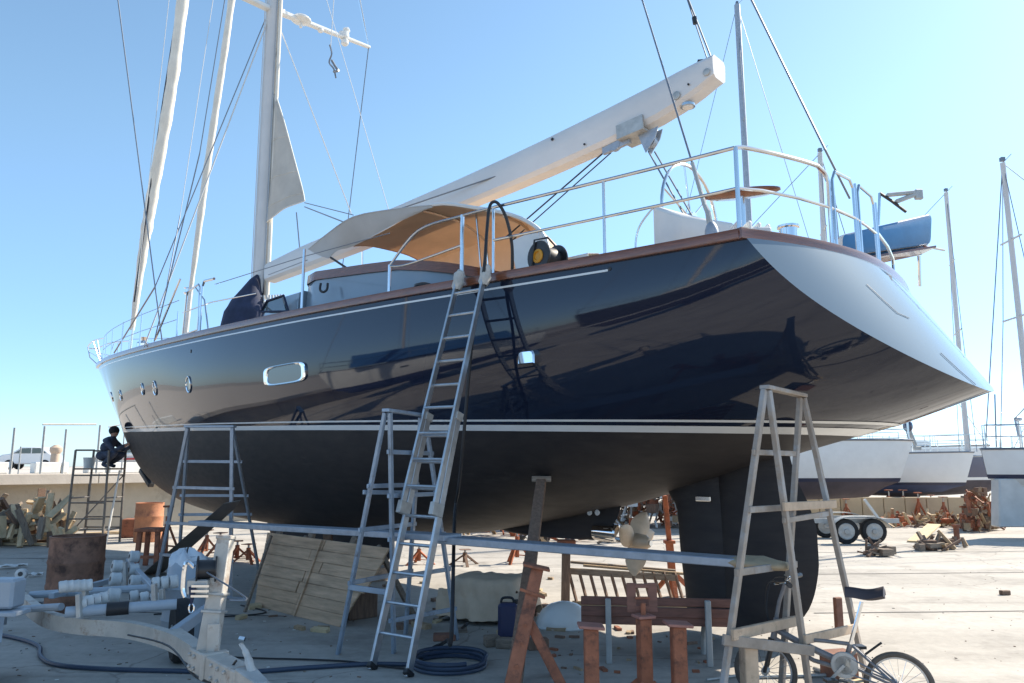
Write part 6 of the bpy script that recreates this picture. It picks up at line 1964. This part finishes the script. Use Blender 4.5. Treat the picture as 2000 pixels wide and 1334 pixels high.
for s_ in (-1, 1):
    MB().tube(hb_ + sdv * s_ * .19 + e * .03, hb_ + sdv * s_ * .30 + e * .06, .018).build('grip', 'blackpl', bar_b)
    MB().path(smooth_path([hb_ + sdv * s_ * .14, hb_ + sdv * s_ * .10 - e * .12 + Vector((0, 0, -.02)), Bk(1496, 1190) + sdv * s_ * .03, Bk(1510, 1232)], 5), .004, n=5).build('brake_cable', 'blackpl', bar_b)
    MB().path([hb_ + sdv * s_ * .17 + e * .02, hb_ + sdv * s_ * .26 - e * .05], .007, n=5).build('brake_lever', 'chrome', bar_b)
# saddle
P = []
sc_ = Bk(1690, 1166)
for f in np.linspace(0, 1, 10):
    x = -.13 + .26 * f
    w = .016 + .062 * max(0, (f - .25) / .75) ** 1.1
    z = .012 * math.cos(f * 5) + .03 * f
    P.append([sc_ + e * x + sdv * (w * q) + Vector((0, 0, z + .022 - .045 * q * q)) for q in np.linspace(-1, 1, 9)])
MB().sheet(P, -.028).build('saddle', 'saddle', bk)
cr = MB().lathe([(.062, -.006), (.085, -.006), (.09, 0), (.085, .006), (.062, .006), (.062, -.006)], bbk - sdv * .05, axis=sdv, n=24).build('chainring', 'galv', bk)
MB().beam(bbk - sdv * .06, bbk - sdv * .06 + e * -.09 + Vector((0, 0, -.10)), .014, .02).build('crank', 'galv', cr)
MB().box(bbk - sdv * .10 + e * -.09 + Vector((0, 0, -.10)), (.08, .08, .02)).build('pedal', 'blackpl', cr)
MB().beam(bbk + sdv * .06, bbk + sdv * .06 + e * .09 + Vector((0, 0, .10)), .014, .02).build('crank', 'galv', cr)
MB().box(bbk + sdv * .11 + e * .09 + Vector((0, 0, .10)), (.08, .08, .02)).build('pedal', 'blackpl', cr)
for dz in (.07, -.05):
    MB().tube(bbk - sdv * .05 + Vector((0, 0, dz)), rh - sdv * .05 + Vector((0, 0, dz * .35)), .006, n=5).build('chain', 'wire', bk)
MB().beam(rh - sdv * .06, rh - sdv * .06 + e * .02 + Vector((0, 0, -.12)), .02, .02).build('derailleur', 'blackpl', bk)
MB().path([Bk(1690, 1278), Bk(1712, 1262), Bk(1722, 1255)], .008, n=5).build('brake_arm', 'blackpl', bk)
MB().beam(Bk(1640, 1326), Bk(1668, 1332, -.08), .012, .012).build('kick_stand', 'galv', bk)
# trailing pale tube pieces on the ground round the bicycle
for k, (x0, y0, x1, y1, r) in enumerate(((1470, 1322, 1640, 1318, .016), (1590, 1306, 1680, 1336, .018), (1380, 1328, 1450, 1318, .012))):
    o = MB().tube(G(x0, y0, r), G(x1, y1, r), r).build('steel_pipe', 'galv'); tag(o, ['longest thin pipe on the ground between the trestle legs', 'short pipe lying under the bicycle chainring', 'thin short pipe left of the tan post'][k], 'pipe', 'thin pipes on the ground by the bicycle')

# ---- extras carried by the yacht
cz = zs(2.3)
rc = W(2.36, 1.45, cz + .255)
ax = (Vector((V[0], V[1], 0)) * .92 + Vector((-U[0], -U[1], 0)) * -.1).normalized()
reel = thing('cable_reel', 'black cable reel with a yellow hub standing on the side deck of the navy yacht', 'cable reel', W(2.33, 1.42, cz - .03))
for o_ in (-.13, .13):
    MB().lathe([(.02, -.012), (.165, -.012), (.17, 0), (.165, .012), (.02, .012)], rc + ax * o_, axis=ax, n=28).build('flange', 'blackpl', reel)
    MB().lathe([(.075, -.02), (.075, .018), (.05, .026), (.05, .012), (.001, .012)], rc + ax * (o_ + (.004 if o_ > 0 else -.004)), axis=ax, n=20).build('hub', 'yellow', reel)
MB().lathe([(.10, -.12), (.12, -.06), (.115, 0), (.12, .07), (.10, .12)], rc, axis=ax, n=24).build('wound_cable', 'rubber', reel)
fwd3 = Vector((U[0], U[1], 0))
MB().path([rc - ax * .15 + fwd3 * .10 - Vector((0, 0, .19)), rc - ax * .15 + fwd3 * .04 + Vector((0, 0, .18)), rc + Vector((0, 0, .23)), rc + ax * .15 + fwd3 * .04 + Vector((0, 0, .18)), rc + ax * .15 + fwd3 * .10 - Vector((0, 0, .19))], .012, n=6).build('stand_frame', 'blackpl', reel)
MB().path([rc - ax * .15 - fwd3 * .12 - Vector((0, 0, .19)), rc + ax * .15 - fwd3 * .12 - Vector((0, 0, .19))], .012, n=6).build('stand_foot', 'blackpl', reel)
# cushions stacked on the starboard quarter
cA, cB = D(1700, 480, 8.35), D(1822, 447, 8.75)
cdv = (cB - cA).normalized(); cdv.z = 0; cdv.normalize()
cnv = Vector((-cdv.y, cdv.x, 0))
if cnv.x < 0: cnv = -cnv
tilt = Vector((0, 0, 1)) + cnv * .0
labs = ['blue cushion with white edge, front one of the stack outside the stern rail', 'blue cushion, second of the stack behind the front one', 'blue and white cushion at the back of the stack, furthest aft']
f0, f1, f2, f3 = D(1690, 446, 8.3), D(1822, 417, 8.75), D(1820, 476, 8.75), D(1692, 506, 8.3)
f0b, f3b = D(1648, 458, 8.15), D(1648, 500, 8.15)
for k in range(3):
    th = .10
    # rounded slab
    n_ = (f1 - f0b).cross(f3b - f0b).normalized()
    if n_.y > 0: n_ = -n_
    o_ = (cdv * .085 - n_ * .108 + Vector((0, 0, -.028))) * k
    quad = [f0b + o_, f1 + o_, f2 + o_, f3b + o_]
    def rr(ins_, off):
        a, b, c, d = quad
        out = []
        m = (a + b + c + d) / 4
        for i, p in enumerate((a, b, c, d)):
            q1 = (quad[i - 1] - p).normalized(); q2 = (quad[(i + 1) % 4] - p).normalized()
            r_ = .06
            base = p + (q1 + q2) * ins_
            for s_ in np.linspace(0, 1, 4):
                ang = s_ * math.pi / 2
                out.append(base + q1 * r_ * (1 - math.sin(ang)) + q2 * r_ * (1 - math.cos(ang)) + n_ * off)
        return out
    mb = MB().grid([rr(.02, 0), rr(.0, -.015)], closed=True)
    mb.f.append(tuple(range(16)))
    cu = mb.build('cushion', 'bluecush', angle=40); tag(cu, labs[k], 'cushion', 'cushions stacked at the stern')
    mb = MB().grid([rr(.0, -.016), rr(-.004, -.03), rr(-.004, -.085), rr(.004, -.10)], closed=True)
    mb.f.append(tuple(48 + i for i in range(16)))
    mb.build('white_border', 'whitevinyl', cu, angle=40)
rk = MB()
MB().prism([f3b + Vector((.1, .05, -.02)), f2 + Vector((.05, 0, -.02)), f2 + Vector((.02, .3, -.03)), f3b + Vector((.2, .3, -.05))], (0, 0, -.025)).build('cushion_rack', 'teak', yacht)
MB().path([f2 + Vector((-.1, 0, -.03)), f2 + Vector((.2, .1, -.05))], .014, n=6).build('rack_tube', 'steel', yacht)
p = D(1795, 500, 8.8)
MB().path([p, D(1797, 560, 8.85)], .02, n=8).build('rack_post', 'steel', yacht)
# windlass near the bow
c = W(13.1, 1.25, zs(13.1) - .05)
wl = MB().box(c + Vector((0, 0, .12)), (.22, .22, .2)).build('windlass', 'chrome', yacht, bevel=.03)
MB().lathe([(.08, 0), (.05, .05), (.08, .12)], c + Vector((0, 0, .2)), n=12).build('drum', 'chrome', wl)
# ---- boats laid up across the yard, outside the picture on the left: the navy topsides mirror them
M['charhull'] = mat('charcoal_gelcoat', (.045, .042, .042), .25, coat=.4)
M['bluecover'] = mat('blue_boat_cover', (.03, .12, .30), .7, var=.1, vscale=2)
sailboat('sailing_yacht', 'white yacht across the yard, outside the picture, mirrored in the navy topsides', (-15.0, 11.5), R(80), 9.5, 3.1, .2, .75, 1.45, 2.75, .15, 'gel_white', 'navystripe', 'bottomblue', mast=(.4, 15, .09, (0, 0, 0)), group='yachts across the yard')
sailboat('sailing_yacht', 'dark yacht across the yard, outside the picture, mirrored in the navy topsides', (-16.5, .5), R(84), 13, 3.9, .2, .8, 1.9, 3.7, .25, 'charhull', 'gel_white', 'bottomdark', mast=(.4, 19, .11, (0, 0, 0)), group='yachts across the yard')
sailboat('sailing_yacht', 'brown-bottomed yacht across the yard, outside the picture, mirrored in the navy stern', (-14.5, -14), R(88), 12, 3.8, .2, .8, 1.8, 3.4, .2, 'charhull', 'gel_white', 'bottomdark', mast=(.4, 18, .1, (0, 0, 0)), group='yachts across the yard')
cv = thing('boat_cover', 'blue cover over the white yacht outside the picture', 'cover', (-15.3, 6.5, 0))
P = []
for y in np.linspace(-3.0, 3.6, 9):
    P.append([Vector((-15.6 + 1.45 * q, 6.5 + y, 2.95 + .85 * (1 - abs(q)) )) for q in np.linspace(-1, 1, 7)])
MB().sheet(P, .01).build('cover_cloth', 'bluecover', cv)

# more laid-up yachts beyond the white ones
for k, (px, y, hd__, L, zsh_, H_) in enumerate(((1700, 36, -15, 9, 2.5, 13.0), (1880, 40, -25, 9, 2.6, 9.5), (1975, 33, 170, 8, 2.2, 7.8))):
    b_ = D(px, 900, y)
    sailboat('sailing_yacht', ['far white yacht whose rails show over the nearest white yacht', 'far white yacht behind the second white one', 'far small white yacht beyond the rightmost hull'][k], (b_.x + (1.5 if k < 2 else 0), y), R(hd__), L, 2.9, .3, .8, 1.3, zsh_, .15, 'gel_white', 'navystripe', 'bottomblue', mast=(.4, H_, .07, (0, 0, 0)) if k else None, group='white yachts laid up on the right', window=False, keel=False)
# expansion joints in the yard concrete
M['tar'] = mat('joint_tar', (.10, .095, .09), .8, var=.3, vscale=6)
jt = MB()
for (x0, y0, x1, y1) in ((1590, 1198, 2150, 1192), (1560, 1122, 2150, 1117), (1500, 1080, 2150, 1077), (-50, 1090, 700, 1096), (-50, 1188, 560, 1204), (560, 1335, 1900, 1380)):
    a, b = G(x0, y0), G(x1, y1)
    d_ = (b - a).normalized(); s_ = Vector((-d_.y, d_.x, 0)) * .018
    n_ = 24; P = []
    for i in range(n_ + 1):
        p = a.lerp(b, i / n_) + s_ * rng.uniform(-.4, .4)
        P.append([p - s_ + Vector((0, 0, .004)), p + s_ + Vector((0, 0, .004))])
    jt.grid(P)
struct(jt.build('ground_joints', 'tar', smooth=False))

# grit, chips and offcuts lying about
def litter(name, label, n, region, size, mats):
    objs = {}
    for k in range(n):
        px = rng.uniform(region[0], region[1]); py = rng.uniform(region[2], region[3])
        p = G(px, py); sz = rng.uniform(*size)
        mb = objs.setdefault(rng.choice(mats), MB())
        mb.box(p + Vector((0, 0, sz * .22)), (sz * rng.uniform(.7, 2.6), sz * rng.uniform(.5, 1.1), sz * .45), Matrix.Rotation(rng.uniform(0, 3), 3, 'Z') @ Matrix.Rotation(rng.uniform(-.2, .2), 3, 'X'))
    root = None
    for m, mb in objs.items():
        o = mb.build(name if root is None else 'chips', m, root)
        if root is None: root = stuff(tag(o, label, 'litter'))
litter('ground_litter', 'grit and small chips scattered over the shaded concrete', 200, (-20, 1150, 1110, 1334), (.005, .015), ['woodold', 'whitematte', 'blackpl', 'prop'])
litter('ground_litter', 'grit and small chips scattered over the sunlit concrete on the right', 130, (1340, 2000, 1070, 1334), (.004, .014), ['woodold', 'prop', 'blackpl', 'woodold'])
litter('timber_offcuts', 'timber offcuts and wedges scattered on the ground under the yacht keel', 46, (470, 1120, 1120, 1240), (.04, .12), ['woodold', 'wood', 'prop', 'woodpale'])
litter('timber_offcuts', 'red and tan offcuts scattered round the foot of the bench', 30, (1040, 1400, 1225, 1320), (.02, .06), ['wood', 'rust', 'prop'])
